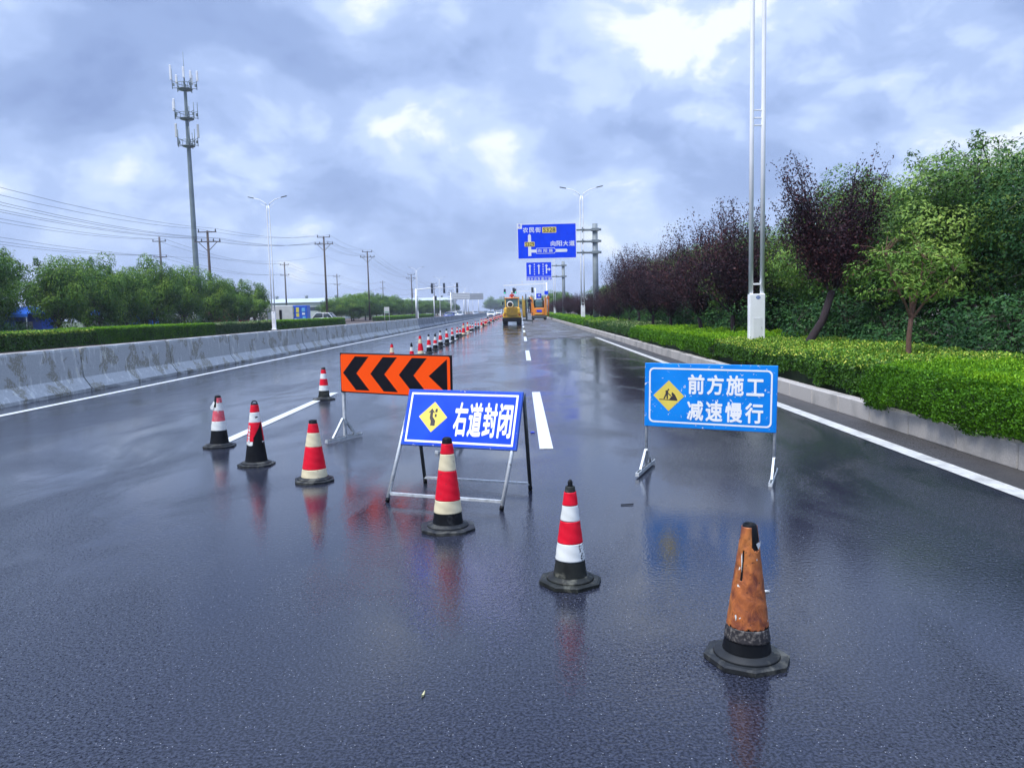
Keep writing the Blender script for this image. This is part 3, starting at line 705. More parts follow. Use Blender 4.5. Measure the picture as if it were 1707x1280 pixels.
for x in (-Lh, Lh):
    m = MB('galv'); m.tube([(x, .026, .05), (x, .026, .95)], .014, 10); m.build('post', t); foot_stand(t, x, .20, half=.35, w=.034)
# tilted blue board on a folding frame (A-frame)
FL, FR = Vector((-1.17, 6.38, 0)), Vector((-.19, 6.02, 0)); BL, BR = Vector((-.93, 7.06, 0)), Vector((.05, 6.71, 0))
TL, TR = Vector((-.975, 6.71, .925)), Vector((-.005, 6.36, .915))
org = (FL+FR+BL+BR)/4
t = thing('folding_board', 'deep blue board with an arrow diamond leaning on a silver folding frame', 'road sign', org, group='portable road work boards')
ux = (TR-TL).normalized(); dn = (FL-TL); bl = TL+dn*.475; 
bL = TL-org; slope = ((FL+FR)/2-(TL+TR)/2).normalized(); uy = -(slope-ux*slope.dot(ux)).normalized(); nrm = ux.cross(uy)  # towards the camera
Mb = Matrix(((ux.x, -nrm.x, uy.x, bL.x), (ux.y, -nrm.y, uy.y, bL.y), (ux.z, -nrm.z, uy.z, bL.z), (0, 0, 0, 1)))
bw = (TR-TL).length; bh = .50
m = MB('blue_edge', Mb); m.box((bw/2, .0, -bh/2), (bw+.035, .026, bh+.0), bev=.004); m.build('frame', t)
m = MB('blue_deep', Mb); m.art(rrect(bw-.005, bh-.03, .006, cx=bw/2, cy=-bh/2), .013, .0145); m.build('panel', t)
m = MB('white_letters', Mb); m.ring(rrect(bw-.035, bh-.06, .004, cx=bw/2, cy=-bh/2), rrect(bw-.07, bh-.095, .003, cx=bw/2, cy=-bh/2), .0147, .0155); m.build('border', t)
dcx, dcz, dr = .255, -.245, .135
m = MB('yellow_face', Mb); m.art([(dcx-dr, dcz), (dcx, dcz-dr), (dcx+dr, dcz), (dcx, dcz+dr)], .0147, .016); dia = m.build('warning_diamond', t)
m = MB('glyph_dark', Mb); a = lambda pts: [(dcx+x*.0011, dcz+y*.0011) for x, y in pts]
m.art(a([(-44, 30), (-16, 68), (16, 30), (-3, 38), (-3, 2), (24, -30), (24, -70), (-14, -70), (-14, -34), (-27, -10), (-27, 38)]), .0162, .0167)
m.art(a([(14, 38), (32, 38), (32, 66), (14, 66)]), .0162, .0167); m.art(a([(14, 0), (30, 0), (30, 24), (14, 24)]), .0162, .0167)
m.build('arrow', dia)
for i, ch in enumerate('右道封闭'):
    lettering('l', ch, 'white_letters', (.455+.135*i, .455+.135*i+.122, -.405, -.105), .0147, t, M=Mb, bold=.03)
w = .026
for A, B, nm in ((TL, FL, 'front_leg'), (TR, FR, 'front_leg'), (TL, BL, 'rear_leg'), (TR, BR, 'rear_leg')):
    off = -nrm*.022 if nm == 'front_leg' else -nrm*.045
    m = MB('galv' if nm == 'front_leg' else 'steel_dark'); P0 = A-org+off; P1 = B-org; P1 = Vector((P1.x, P1.y, .008))
    m.tube([P0, P1], .0165, 8); m.use('rubber'); m.tube([P1+(P0-P1).normalized()*-.004, P1+(P0-P1).normalized()*.03], .0185, 8); m.build(nm, t)
m = MB('galv'); a0 = TL.lerp(FL, .925)-org; a1 = TR.lerp(FR, .925)-org; m.beam(a0, a1, .022); m.build('crossbar', t)
m = MB('galv'); a0 = TL.lerp(BL, .93)-org; a1 = TR.lerp(BR, .93)-org; m.beam(a0, a1, .02); m.build('crossbar', t)

# ------------------------------------------------------------------ litter on the road
def flat_bit(name, label, cat, loc, rz, poly, mat, z=.006, lift=0):
    m = MB(mat); n = len(poly)
    m.add([(x, y, .001) for x, y in poly]+[(x*.96, y*.96, z+lift*abs(x)*8) for x, y in poly], [tuple(range(n))[::-1], tuple(range(n, 2*n))]+[(i, (i+1) % n, n+(i+1) % n, n+i) for i in range(n)])
    o = m.build(name); o.location = loc; o.rotation_euler = (0, 0, rz); tag(o, label, cat)
flat_bit('fallen_leaf', 'small pale curled leaf lying alone on the wet asphalt in front', 'leaf', (-.445, 3.07, .002), 1.3, [(-.02, 0), (-.008, -.006), (.008, -.005), (.022, .0), (.01, .004), (-.006, .003)], 'dry_leaf', .004, .05)
flat_bit('wood_chip', 'white splinter lying behind the brown cone', 'debris', (1.30, 4.16, .002), .1, [(-.05, -.006), (.02, -.008), (.055, -.002), (.03, .008), (-.045, .007)], 'scrap_white', .008)
flat_bit('stick', 'thin dark stick on the asphalt between the two blue boards', 'debris', (.83, 6.12, .002), .1, [(-.055, -.004), (.05, -.005), (.055, .004), (-.05, .005)], 'rubber', .008)
flat_bit('plastic_scrap', 'blue plastic scrap beside the white lane dash', 'debris', (.115, 9.9, .002), .1, [(-.025, -.05), (.03, -.04), (.03, .04), (-.02, .05)], 'scrap_blue', .01)

# ------------------------------------------------------------------ street lamps
def lamp_proto(label, loc):
    t = thing('street_lamp', label, 'street lamp', loc, group='white twin tube street lamps')
    m = MB('white_paint'); m.box((0, 0, .92), (.375, .19, 1.85), bev=.012)
    m.box((0, 0, 2.085), (.19, .12, .045)); m.box((0, 0, .2), (.52, .36, .03)); bs_ = m.build('base', t)
    m = MB('white_plastic'); m.box((.01, -.0965, 1.02), (.22, .006, .5), bev=.0025); m.use('galv'); m.box((.10, -.1, 1.02), (.014, .008, .05)); m.build('hatch', bs_)
    for x in (-.22, .22):
        for y in (-.14, .14): m = MB('galv'); m.lathe([(.022, .215), (.022, .24), (.01, .241), (.01, .27)], 6, (x, y, 0)); m.build('bolt', bs_)
    m = MB('blue_badge', Matrix.Translation((.015, -.0955, 1.76))); m.art([(.055*math.cos(2*PI*k/20), .04*math.sin(2*PI*k/20)) for k in range(20)], 0, .003)
    bd = m.build('badge', t)
    m = MB('white_clean', Matrix.Translation((.015, -.0955, 1.76)))
    for x in (-.032, -.012, .010, .03): m.art([(x-.004, -.012), (x+.006, -.014), (x+.004, .014), (x-.006, .01)], .0032, .004)
    m.art([(-.045, -.003), (.045, -.001), (.045, .003), (-.045, .002)], .0032, .0038); m.build('emblem', bd)
    for s_ in (-1, 1):
        m = MB('white_paint'); m.tube([(s_*.137, 0, 1.83), (s_*.137, 0, 6), (s_*.132, 0, 11.3), (s_*.07, 0, 11.75)], [.056, .054, .048, .042], 12); m.build('tube', t)
        m = MB('white_paint'); P = [(s_*.07, 0, 11.7), (s_*.28, 0, 12.0), (s_*.75, 0, 12.28), (s_*1.4, 0, 12.45)]; m.tube(P, [.04, .036, .032, .028], 8)
        m.tube([(s_*.1, 0, 11.45), (s_*.35, 0, 11.72), (s_*.72, 0, 11.95)], [.02, .018, .012], 6); arm = m.build('arm', t)
        m = MB('lamp_dark', Matrix.Translation((s_*1.66, 0, 12.515)) @ Matrix.Rotation(-s_*.2, 4, 'Y')); m.box((0, 0, 0), (.62, .2, .07), bev=.03); m.use('glass_lamp'); m.box((0, 0, -.037), (.4, .14, .006)); m.build('lamp_head', arm)
    for z in (5.85, 6.02, 6.2): 
        m = MB('white_paint'); m.box((0, 0, z), (.20, .05, .028)); m.build('rung', t)
    m = MB('white_paint')
    for z in (9.8, 10.0, 11.3): m.box((0, 0, z), (.2, .05, .04))
    m.build('rung', t)
    return t
lp = lamp_proto('tall white twin tube lamp post with blue oval badge rising from the right hedge, nearest', (5.76, 18.9, 0))
for i, (x, y, lab) in enumerate(((5.74, 71, 'white twin arm lamp post behind the large blue direction sign'), (5.9, 133, 'slim white lamp post rising behind the small blue lane sign at right'),
        (5.9, 190, 'faint distant white lamp post on the right verge'),
        (-24.8, 77, 'white twin arm lamp post in the left hedge beside the white truck'), (-25.3, 189, 'white twin arm lamp post standing by the left traffic light mast'),
        (-25.5, 244, 'faint white twin arm lamp post behind the left traffic lights'), (-25.5, 300, 'small far white lamp post beyond the overhead boards, fourth on the left'),
        (-25.5, 356, 'small far white lamp post, fifth on the left'), (-25.5, 412, 'tiny far white lamp post, sixth on the left'), (-25.5, 468, 'tiny farthest white lamp post, seventh on the left'))):
    dup(lp, (x, y, 0), rng.uniform(-.04, .04), lab, (1, 1, 1.06) if x < 0 and y < 100 else 1)

# ------------------------------------------------------------------ direction signs over the road
def sign_post(name, label, loc, H, arms, sx0, sx1, sz0, sz1):
    t = thing(name, label, 'road sign', loc)
    m = MB('grey_paint'); m.tube([(0, 0, 0), (0, 0, H)], [.26, .22], 16); m.box((0, 0, .16), (.8, .8, .06)); m.build('pole', t)
    for z in arms:
        m = MB('grey_paint'); m.tube([(.5, -.12, z), (-1.1, -.12, z)], .10, 8); m.tube([(-1.1, -.12, z), (sx1-.3, -.12, z)], .075, 8)
        m.box((0, -.05, z), (.62, .6, .22)); m.box((-1.05, -.12, z), (.08, .4, .4)); m.build('arm', t)
    m = MB('sign_back'); m.box(((sx0+sx1)/2, -.25, (sz0+sz1)/2), (sx1-sx0, .06, sz1-sz0)); m.use('white_clean')
    m.ring(rrect(sx1-sx0, sz1-sz0, .08, cx=(sx0+sx1)/2, cy=(sz0+sz1)/2), rrect(sx1-sx0-.12, sz1-sz0-.12, .06, cx=(sx0+sx1)/2, cy=(sz0+sz1)/2), .281, .286)
    m.use('blue_far'); m.art(rrect(sx1-sx0-.12, sz1-sz0-.12, .06, cx=(sx0+sx1)/2, cy=(sz0+sz1)/2), .281, .284); m.build('panel', t)
    return t
X0 = 6.35
t = sign_post('direction_sign', 'large blue direction sign with route numbers on a grey pole over the right lane', (X0, 65, .14), 8.45, (7.95, 7.0, 6.08), -6.5, -1.57, 5.62, 8.53)
# board coordinates: photo zoom columns 225..1140, rows 225..775
bx = lambda px: -6.5+(px-225)/915*4.93
bz = lambda py: 8.53-(py-225)/550*2.91
T0 = .2845
def txt(s_, mat, x0, x1, y0, y1, par, tt=T0, bold=.02, n=1): return lettering('l', s_, mat, (bx(x0), bx(x1), bz(y1), bz(y0)), tt, par, bold=bold, thick=.004)
for ch, a, b_ in (('农', 312, 395), ('民', 410, 492), ('街', 505, 592)): txt(ch, 'white_clean', a, b_, 280, 362, t, bold=.018)
for ch, a, b_ in (('向', 740, 815), ('阳', 830, 915), ('大', 930, 1012), ('道', 1025, 1112)): txt(ch, 'white_clean', a, b_, 498, 580, t, bold=.018)
m = MB('yellow_patch'); m.art(rrect(bx(830)-bx(612), bz(280)-bz(370), .06, cx=bx(721), cy=bz(325)), T0, T0+.004); p1 = m.build('route_plate', t)
txt('S328', 'glyph_dark', 628, 815, 292, 358, p1, T0+.0045, .008)
m = MB('white_clean'); m.art([(bx(x), bz(y)) for x, y in ((390, 725), (390, 405), (413, 380), (437, 405), (437, 625), (985, 625), (998, 648), (985, 672), (437, 672), (437, 725))], T0, T0+.004); m.build('route_diagram', t)
m = MB('yellow_patch'); m.art(rrect(bx(492)-bx(336), bz(505)-bz(578), .06, cx=bx(414), cy=bz(541)), T0+.0045, T0+.009); p1 = m.build('route_plate', t)
txt('S329', 'glyph_dark', 348, 482, 512, 571, p1, T0+.0095, .008)
P = [(515, 603), (795, 603), (830, 648), (795, 692), (515, 692)]; Pi = [(522, 610), (791, 610), (820, 648), (791, 685), (522, 685)]
m = MB('white_clean'); m.art([(bx(x), bz(y)) for x, y in P], T0+.0045, T0+.007); m.use('blue_far'); m.art([(bx(x), bz(y)) for x, y in Pi], T0+.0072, T0+.009); p1 = m.build('street_plate', t)
for ch, a, b_ in (('向', 538, 595), ('阳', 626, 682), ('路', 712, 770)): txt(ch, 'white_clean', a, b_, 622, 672, p1, T0+.0095, .012)
m = MB('white_clean'); m.art(rrect(.42, .44, .03, cx=bx(262), cy=bz(258)), T0, T0+.004); p1 = m.build('north_plate', t)
txt('北', 'blue_far', 244, 278, 228, 262, p1, T0+.0045, .02); m = MB('red_light'); m.art([(bx(255), bz(285)), (bx(268), bz(285)), (bx(262), bz(270))], T0+.0045, T0+.006); m.build('arrow', p1)
t = sign_post('lane_sign', 'small blue lane arrow sign on its own grey pole below the large direction sign', (X0, 113, .14), 8.3, (7.72, 6.15), -5.45, -1.7, 5.6, 8.3)
bx = lambda px: -5.45+(px-357)/410*3.75
bz = lambda py: 8.3-(py-830)/280*2.7
def arrow(m, x, y0, y1, w=9, hw=26, hh=28): m.art([(bx(a), bz(c_)) for a, c_ in ((x-w, y1), (x+w, y1), (x+w, y0+hh), (x+hw, y0+hh), (x, y0), (x-hw, y0+hh), (x-w, y0+hh))], T0, T0+.004)
for x in (420, 562): m = MB('white_clean'); arrow(m, x, 865, 1012); m.build('lane_arrow', t)
m = MB('white_clean'); arrow(m, 683, 865, 1005); m.build('lane_arrow', t)
m = MB('white_clean'); m.art([(bx(a), bz(c_)) for a, c_ in ((690, 952), (722, 952), (722, 970), (752, 944), (722, 918), (722, 936), (690, 936))], T0+.0042, T0+.008); m.build('lane_arrow', t)
m = MB('white_clean')
for x in (492, 630):
    for k in range(5): m.art([(bx(x-7), bz(858+k*36)), (bx(x+7), bz(858+k*36)), (bx(x+7), bz(878+k*36)), (bx(x-7), bz(878+k*36))], T0, T0+.004)
m.build('lane_divider', t)
for i, ch in enumerate('请对应车道行驶'): txt(ch, 'white_clean', 370+i*56, 370+i*56+46, 1060, 1104, t, T0, .012)
m = MB('white_clean'); m.art([(bx(365), bz(1046)), (bx(760), bz(1046)), (bx(760), bz(1051)), (bx(365), bz(1051))], T0, T0+.004); m.build('divider', t)

# ------------------------------------------------------------------ traffic lights
def signal(t, x, y, z, lit=None, stacked=1):
    """signal head facing -y"""
    for k in range(stacked):
        zz = z-k*1.25
        m = MB('signal_black'); m.box((x, y, zz), (.5, .22, 1.15), bev=.05)
        for j in range(3): m.lathe([(.15, 0), (.17, .12)], 14, cap=False) if False else m.box((x, y-.16, zz+.36-j*.36+.15), (.34, .2, .02))
        h = m.build('signal_head', t)
        for j in range(3):
            mm = 'green_lit' if (lit == j and k == stacked-1) else 'lamp_dark'
            m = MB(mm, Matrix.Translation((x, y-.112, zz+.36-j*.36))); m.art([(.14*math.cos(2*PI*q_/16), .14*math.sin(2*PI*q_/16)) for q_ in range(16)], 0, .01); m.build('lens', h)
t = thing('traffic_light', 'white traffic light mast with three double dark signals over the far left carriageway', 'traffic light', (-24.9, 184, 0))
m = MB('white_paint'); m.tube([(0, 0, 0), (0, 0, 7.1)], [.27, .2], 14); m.build('pole', t)
m = MB('white_paint'); m.tube([(0, 0, 6.9), (4, 0, 7.25), (10.6, 0, 7.45)], [.13, .1, .07], 8); m.build('arm', t)
for x in (3.9, 6.8, 9.9): signal(t, x, -.25, 7.75, None, 2)
t = thing('traffic_light', 'white traffic light pole with a dark side signal left of the overhead boards', 'traffic light', (-22, 196, 0))
m = MB('white_paint'); m.tube([(0, 0, 0), (0, 0, 5.6)], [.13, .1], 12); m.build('pole', t); signal(t, .5, -.2, 5.0)
t = thing('traffic_light', 'white gantry with two green lit signals above the yellow machine', 'traffic light', (6.5, 190, 0))
m = MB('white_paint'); m.tube([(0, 0, 0), (0, 0, 8.1)], [.22, .16], 14); m.build('pole', t)
m = MB('white_paint'); m.beam((0, 0, 7.85), (-10.6, 0, 7.6), .12, .3)
for x in (-3, -6, -8.7): m.tube([(x, 0, 7.7), (x, 0, 8.4)], .05, 6); m.box((x, 0, 8.4), (.25, .25, .3))
m.build('arm', t)
for x, lit in ((-10.3, 2), (-7.7, 2)): signal(t, x, -.3, 6.15, lit)
for x in (-10.3, -7.7):
    m = MB('white_paint'); m.tube([(x, 0, 6.7), (x, 0, 7.6)], .04, 6); m.build('hanger', t)
m = MB('blue_far'); m.box((-.1, -.26, 5.6), (.9, .05, .9), bev=.02); m.build('sign_plate', t)
t = thing('traffic_light', 'shorter white mast with dark signals between the two machines', 'traffic light', (3.2, 165, 0))
m = MB('white_paint'); m.tube([(0, 0, 0), (0, 0, 6.1)], [.17, .13], 12); m.build('pole', t)
m = MB('white_paint'); m.beam((0, 0, 5.5), (-4.6, 0, 5.5), .12, .2); m.build('arm', t)
for x in (-4.6, -.6): signal(t, x, -.25, 5.7)

# backs of overhead boards on the left carriageway
for x, y, w, z0, z1, mat, lab in ((-15.4, 200, 4.6, 4.6, 6.3, 'white_plastic', 'white back of an overhead sign on the opposite carriageway, left one'),
                             (-14.3, 250, 4.6, 5.2, 7.2, 'sign_back', 'grey ribbed back of an overhead sign on the opposite carriageway, right one')):
    t = thing('overhead_sign', lab, 'road sign', (x, y, 0), group='backs of overhead signs')
    m = MB(mat); m.box((0, 0, (z0+z1)/2), (w, .08, z1-z0)); m.use('grey_paint')
    for k in range(4): m.box((0, -.07, z0+.2+k*(z1-z0-.4)/3), (w, .05, .07))
    m.build('panel', t)
    for px in (-w/2-.35, w*.15):
        m = MB('white_paint'); m.tube([(px, .1, 0), (px, .1, z1+.2)], [.16, .12], 10); m.build('pole', t)
    m = MB('grey_paint'); m.box((-w/4, .1, z1-.4), (w, .1, .12)); m.box((-w/4, .1, z0+.4), (w, .1, .12)); m.build('arm', t)
t = thing('notice_board', 'small white and green notice board on two posts at the end of the left hedge', 'notice board', (-24.9, 143, 0))
for x in (-.42, .42): m = MB('offwhite'); m.tube([(x, 0, 0), (x, 0, 2.6)], .05, 8); m.build('post', t)
m = MB('offwhite'); m.box((0, -.06, 2.1), (.95, .05, 1.15)); m.use('panel_green'); m.box((0, -.09, 1.75), (.8, .012, .3)); m.build('panel', t)

# ------------------------------------------------------------------ radio mast
t = thing('radio_tower', 'tall grey tapering radio mast with three antenna rings above the left trees', 'radio mast', (-49.5, 118, 0))
m = MB('tower_grey'); m.tube([(0, 0, 0), (0, 0, 12), (0, 0, 26), (0, 0, 36.3)], [.46, .40, .30, .22], 12, smooth=False); m.build('mast', t)
m = MB('tower_grey'); m.tube([(0, 0, 36.2), (0, 0, 41)], [.06, .03], 6); m.build('lightning_rod', t)
for zi, (z, Rr, cols) in enumerate(((35.6, 1.55, (('white_plastic', 150, 1.3), ('white_plastic', 205, 2.2), ('white_plastic', 290, 1.6), ('white_plastic', 320, 1.2), ('white_plastic', 5, 1.5), ('white_plastic', 80, 1.5))),
                                    (31.3, 1.5, (('white_plastic', 190, 1.3), ('white_plastic', 225, 1.5), (None, 300, 1.6), (None, 330, 1.4), (None, 0, 1.6), (None, 100, 1.5))),
                                    (27.3, 1.35, (('offwhite', 215, 2.0), (None, 180, 1.8), (None, 300, 2.0), (None, 330, 1.6), ('offwhite', 355, 2.0), (None, 90, 1.6))))):
    m = MB('tower_grey'); m.lathe([(.25, z-.28), (Rr*.62, z-.1), (Rr*.62, z), (.25, z)], 20, cap=False)
    ring = lambda R_, zz, rr=.045: m.tube([(R_*math.cos(2*PI*k/24), R_*math.sin(2*PI*k/24), zz) for k in range(25)], rr, 5, cap=False)
    ring(Rr*.66, z+.85); ring(Rr*.66, z+.02, .06)
    for k in range(8): a = 2*PI*k/8; m.tube([(Rr*.64*math.cos(a), Rr*.64*math.sin(a), z), (Rr*.66*math.cos(a), Rr*.66*math.sin(a), z+.85)], .035, 5)
    pf = m.build('platform', t)
    for mt, a, h in cols:
        a = R(a); x, y = Rr*1.12*math.cos(a), Rr*1.12*math.sin(a)
        m = MB('tower_grey'); m.tube([(Rr*.6*math.cos(a), Rr*.6*math.sin(a), z+.1), (x, y, z+.05)], .05, 5); m.tube([(Rr*.66*math.cos(a), Rr*.66*math.sin(a), z+.85), (x, y, z+1.05)], .04, 5); m.tube([(x, y, z-.1), (x, y, z+1.2+h*.7)], .05, 6)
        m.box((x*.9, y*.9, z+.55), (.22, .22, .4))
        if mt: m.use(mt); m.box((x*1.08, y*1.08, z+1.15+h/2), (.30, .22, h), bev=.05)
        m.build('antenna', pf)

# ------------------------------------------------------------------ power poles and wires
def power_pole(x, y, H, lab, mat='wood_pole', arms=((0, 1.1), (-1.15, 1.55)), r_=.17, group='power poles along the left'):
    t = thing('power_pole', lab, 'power pole', (x, y, 0), rng.uniform(-.08, .08), group)
    m = MB(mat); m.tube([(0, 0, 0), (0, 0, H)], [r_*1.15, r_*.75], 10); m.build('pole', t)
    for dz, w in arms:
        m = MB('conc_pole'); m.box((0, -.14, H+dz-.15), (w*2, .1, .12))
        if w > 1.3:
            for s_ in (-1, 1): m.beam((s_*w*.7, -.1, H+dz-.2), (0, -.1, H+dz-1.3), .07)
        a = m.build('crossarm', t)
        for xx in ((-w+.1, w-.1) if w < 1.3 else (-w+.1, -w*.45, w*.45, w-.1)):
            m = MB('lamp_dark'); m.lathe([(.06, 0), (.09, .08), (.05, .12), (.09, .18), (.04, .3)], 8, (xx, -.14, H+dz-.09)); m.build('insulator', a)
    return t
NP = [(-37.0, 30, 11.9), (-37.4, 93, 11.9), (-33, 131, 14.7), (-33, 168, 15.0), (-33.2, 236, 13.2), (-33.5, 300, 12.6), (-34, 380, 12), (-34, 480, 12)]
labs = [None, 'double crossarm power pole standing just right of the radio mast', 'tall double crossarm power pole above the grove beyond the parked van', 'tall double crossarm power pole, next one beyond the tallest', 'far power pole seen over the clipped grove, fourth along the road',
        'far thin power pole, fifth along the road', 'tiny far power pole, sixth along the road', 'tiny farthest power pole, seventh along the road']
for (x, y, h), lab in zip(NP, labs):
    if lab: power_pole(x, y, h, lab)
B_ = [(-60, 60, 15), (-60, 129, 15.1), (-60, 197, 15.1), (-60, 253, 14.6), (-60, 337, 15.6), (-60, 430, 15)]
labs = [None, 'dark power pole with loops of cable left of the radio mast', 'leaning dark power pole behind the white truck', 'thin back row power pole between the two tallest poles', 'thin back row power pole behind the grove', 'tiny back row power pole farthest away']
for (x, y, h), lab in zip(B_, labs):
    if lab: power_pole(x, y, h, lab, 'conc_pole', ((-.6, 1.1), (-3.2, 1.1)), .2, 'back row of power poles')
def wire(label, chain, rad, sag, group):
    m = MB('wire'); pts = []
    for (a, b_) in zip(chain[:-1], chain[1:]):
        a, b_ = Vector(a), Vector(b_)
        for k in range(10):
            u_ = k/10; p = a.lerp(b_, u_); p.z -= sag*4*u_*(1-u_)*((b_-a).length/50); pts.append(p)
    pts.append(Vector(chain[-1])); m.tube(pts, rad, 5, cap=False); tag(m.build('power_line'), label, 'power line', group)
for dx, dz, lab in ((-1.0, .25, 'topmost overhead wire on the left ends of the upper crossarms'), (1.0, .25, 'topmost overhead wire on the right ends of the upper crossarms'),
                    (-1.45, -.9, 'overhead wire on the outer left ends of the lower crossarms'), (-.7, -.9, 'overhead wire on the inner left pins of the lower crossarms'),
                    (.7, -.9, 'overhead wire on the inner right pins of the lower crossarms'), (1.45, -.9, 'overhead wire on the outer right ends of the lower crossarms')):
    wire(lab, [(x+dx, y-.14, h+dz) for x, y, h in NP], .015, 1.0, 'overhead wires beside the road')
wire('lone thin overhead wire strung below the lower crossarms', [(x+.2, y-.14, h-3.2) for x, y, h in NP], .011, .9, 'overhead wires beside the road')
for dx, dz, lab in ((-1, -.4, 'upper left wire of the back row of poles'), (1, -.4, 'upper right wire of the back row of poles'), (-1, -3.0, 'lower left wire of the back row of poles'), (1, -3.0, 'lower right wire of the back row of poles')):
    wire(lab, [(x+dx, y, h+dz) for x, y, h in B_], .02, 1.0, 'overhead wires of the back row')

# ------------------------------------------------------------------ vegetation
def vnoise(P, freq, seed):
    """vectorised value noise in 3-D, -1..1"""
    Q = P*freq+seed*17.31; I = np.floor(Q).astype(np.int64); F = Q-I; F = F*F*(3-2*F); out_ = 0
    for a in (0, 1):
        for b_ in (0, 1):
            for c_ in (0, 1):
                h = (I[:, 0]+a)*374761393+(I[:, 1]+b_)*668265263+(I[:, 2]+c_)*2147483647+seed*1274126177
                h = (h ^ (h >> 13))*1274126177; h = h ^ (h >> 16); val = (h & 0xffff)/32767.5-1
                w_ = (F[:, 0] if a else 1-F[:, 0])*(F[:, 1] if b_ else 1-F[:, 1])*(F[:, 2] if c_ else 1-F[:, 2]); out_ = out_+w_*val
    return out_
def norm(a): return a/np.maximum(np.linalg.norm(a, axis=1, keepdims=True), 1e-6)
def leaf_mesh(name, C, D, Nn, ln, wd, tint, mat):
    """rhombic leaves: centre C, direction D, rough normal Nn"""
    n = len(C); D = norm(D); Wv = norm(np.cross(D, Nn)); up = np.cross(Wv, D)
    ln = ln[:, None]; wd = wd[:, None]
    a = C-D*ln*.5; b_ = C+Wv*wd*.5+up*ln*.06; c_ = C+D*ln*.5; d_ = C-Wv*wd*.5+up*ln*.06
    V_ = np.stack([a, b_, c_, d_], 1).reshape(-1, 3)
    me = bpy.data.meshes.new(name); me.vertices.add(4*n); me.vertices.foreach_set('co', V_.astype(np.float32).ravel())
    me.loops.add(4*n); me.loops.foreach_set('vertex_index', np.arange(4*n, dtype=np.int32)); me.polygons.add(n)
    me.polygons.foreach_set('loop_start', np.arange(0, 4*n, 4, dtype=np.int32)); me.polygons.foreach_set('loop_total', np.full(n, 4, dtype=np.int32))
    me.materials.append(MAT[mat]); at = me.attributes.new('tint', 'FLOAT', 'POINT'); at.data.foreach_set('value', np.repeat(np.clip(tint, 0, 1), 4).astype(np.float32))
    me.update(calc_edges=True); return me
def tree_proto(name, label, cat, seed, H, trunk_h, crown_c, crown_r, nclump, per, leaf, mat, bark, tr=.1, base_shift=(0, 0), group=None, aspect=.5, csize=(.4, .65), sprigs=8, sprig_up=.3, fill=.25, flat=.75):
    """tapered trunk and limbs; the crown is many separate leaf clumps with gaps between them, leaves facing out of each clump"""
    g = np.random.default_rng(seed); pr = random.Random(seed)
    t = thing(name, label, cat, (0, 0, 0), group=group)
    cc_ = np.array(crown_c, float); rr = np.array(crown_r, float)
    # clump centres spread evenly over the shell (rejection), some inside
    cs = []; tries = 0
    while len(cs) < nclump and tries < 4000:
        tries += 1; dv_ = g.normal(size=3); dv_ /= np.linalg.norm(dv_); q = g.uniform(.62, .95) if g.random() > fill else g.uniform(.2, .6)
        q *= 1+.18*float(vnoise(dv_[None, :], 1.9, seed)[0]); p = cc_+dv_*rr*q
        if p[2] < trunk_h*.8: continue
        if all(np.linalg.norm((p-c2)/1.0) > csize[0]*.72 for c2, _ in cs): cs.append((p, g.uniform(*csize)*(.8 if dv_[2] > .6 else 1)))
    for k in range(sprigs):     # shoots standing out of the outline
        a = g.uniform(0, 2*PI); q = g.uniform(.1, .9); z = math.sqrt(max(0, 1-q*q)); p = cc_+rr*np.array([q*math.cos(a), q*math.sin(a), z*.95]); r0_ = csize[0]*.42
        cs.append((p, r0_)); cs.append((p+np.array([g.normal()*.1, g.normal()*.1, sprig_up]), r0_*.6))
    m = MB(bark); bs = Vector((base_shift[0], base_shift[1], 0)); top = Vector((cc_[0], cc_[1], cc_[2]-rr[2]*.3))
    fork = Vector((bs.x+(top.x-bs.x)*.75, bs.y+(top.y-bs.y)*.75, trunk_h))
    m.tube([bs+Vector((0, 0, -.05)), bs.lerp(fork, .3)+Vector((pr.uniform(-.03, .03), 0, 0)), bs.lerp(fork, .7)+Vector((pr.uniform(-.05, .05), pr.uniform(-.05, .05), 0)), fork], [tr*1.35, tr*1.05, tr*.95, tr*.85], 9)
    limbs = []
    for k in range(7):
        a = 2*PI*k/7+pr.uniform(-.4, .4); el = pr.uniform(.25, .8)
        end = Vector((cc_[0]+rr[0]*el*math.cos(a), cc_[1]+rr[1]*el*math.sin(a), cc_[2]+rr[2]*pr.uniform(-.2, .55)))
        midp = fork.lerp(end, .5)+Vector((pr.uniform(-.1, .1), pr.uniform(-.1, .1), -.1*(end-fork).length*pr.random()))
        m.tube([fork-Vector((0, 0, .1)), fork.lerp(midp, .5), midp, end], [tr*.55, tr*.45, tr*.33, tr*.12], 6, cap=False); limbs += [midp, fork.lerp(midp, .5), midp.lerp(end, .5), end]
    LB = np.array([tuple(x) for x in limbs])
    for p, r_ in cs:
        k = int(np.argmin(np.linalg.norm(LB-p, axis=1))); a0 = limbs[k]; e0 = Vector(p)
        m.tube([a0, a0.lerp(e0, .5)+Vector((0, 0, .05)), e0], [tr*.16, tr*.11, tr*.04], 4, cap=False)
    m.build('trunk', t)
    Cl = []; Ol = []; Tl = []
    for p, r_ in cs:
        n_ = max(12, int(per*(r_/csize[1])**2)); dv_ = norm(g.normal(size=(n_, 3))); q = r_*g.uniform(.3, 1.0, n_)**.22
        lum = 1+.30*vnoise(dv_+p, 2.3, seed+1)+.15*vnoise(dv_+p, 6, seed+2)
        Cl.append(p+dv_*np.array([1.12, 1.12, flat])*(q*lum)[:, None]); Ol.append(dv_); Tl.append(np.full(n_, g.uniform(-.17, .17)))
    C = np.concatenate(Cl); O = np.concatenate(Ol); n = len(C); out_ = norm(C-cc_+np.array([0, 0, .3]))
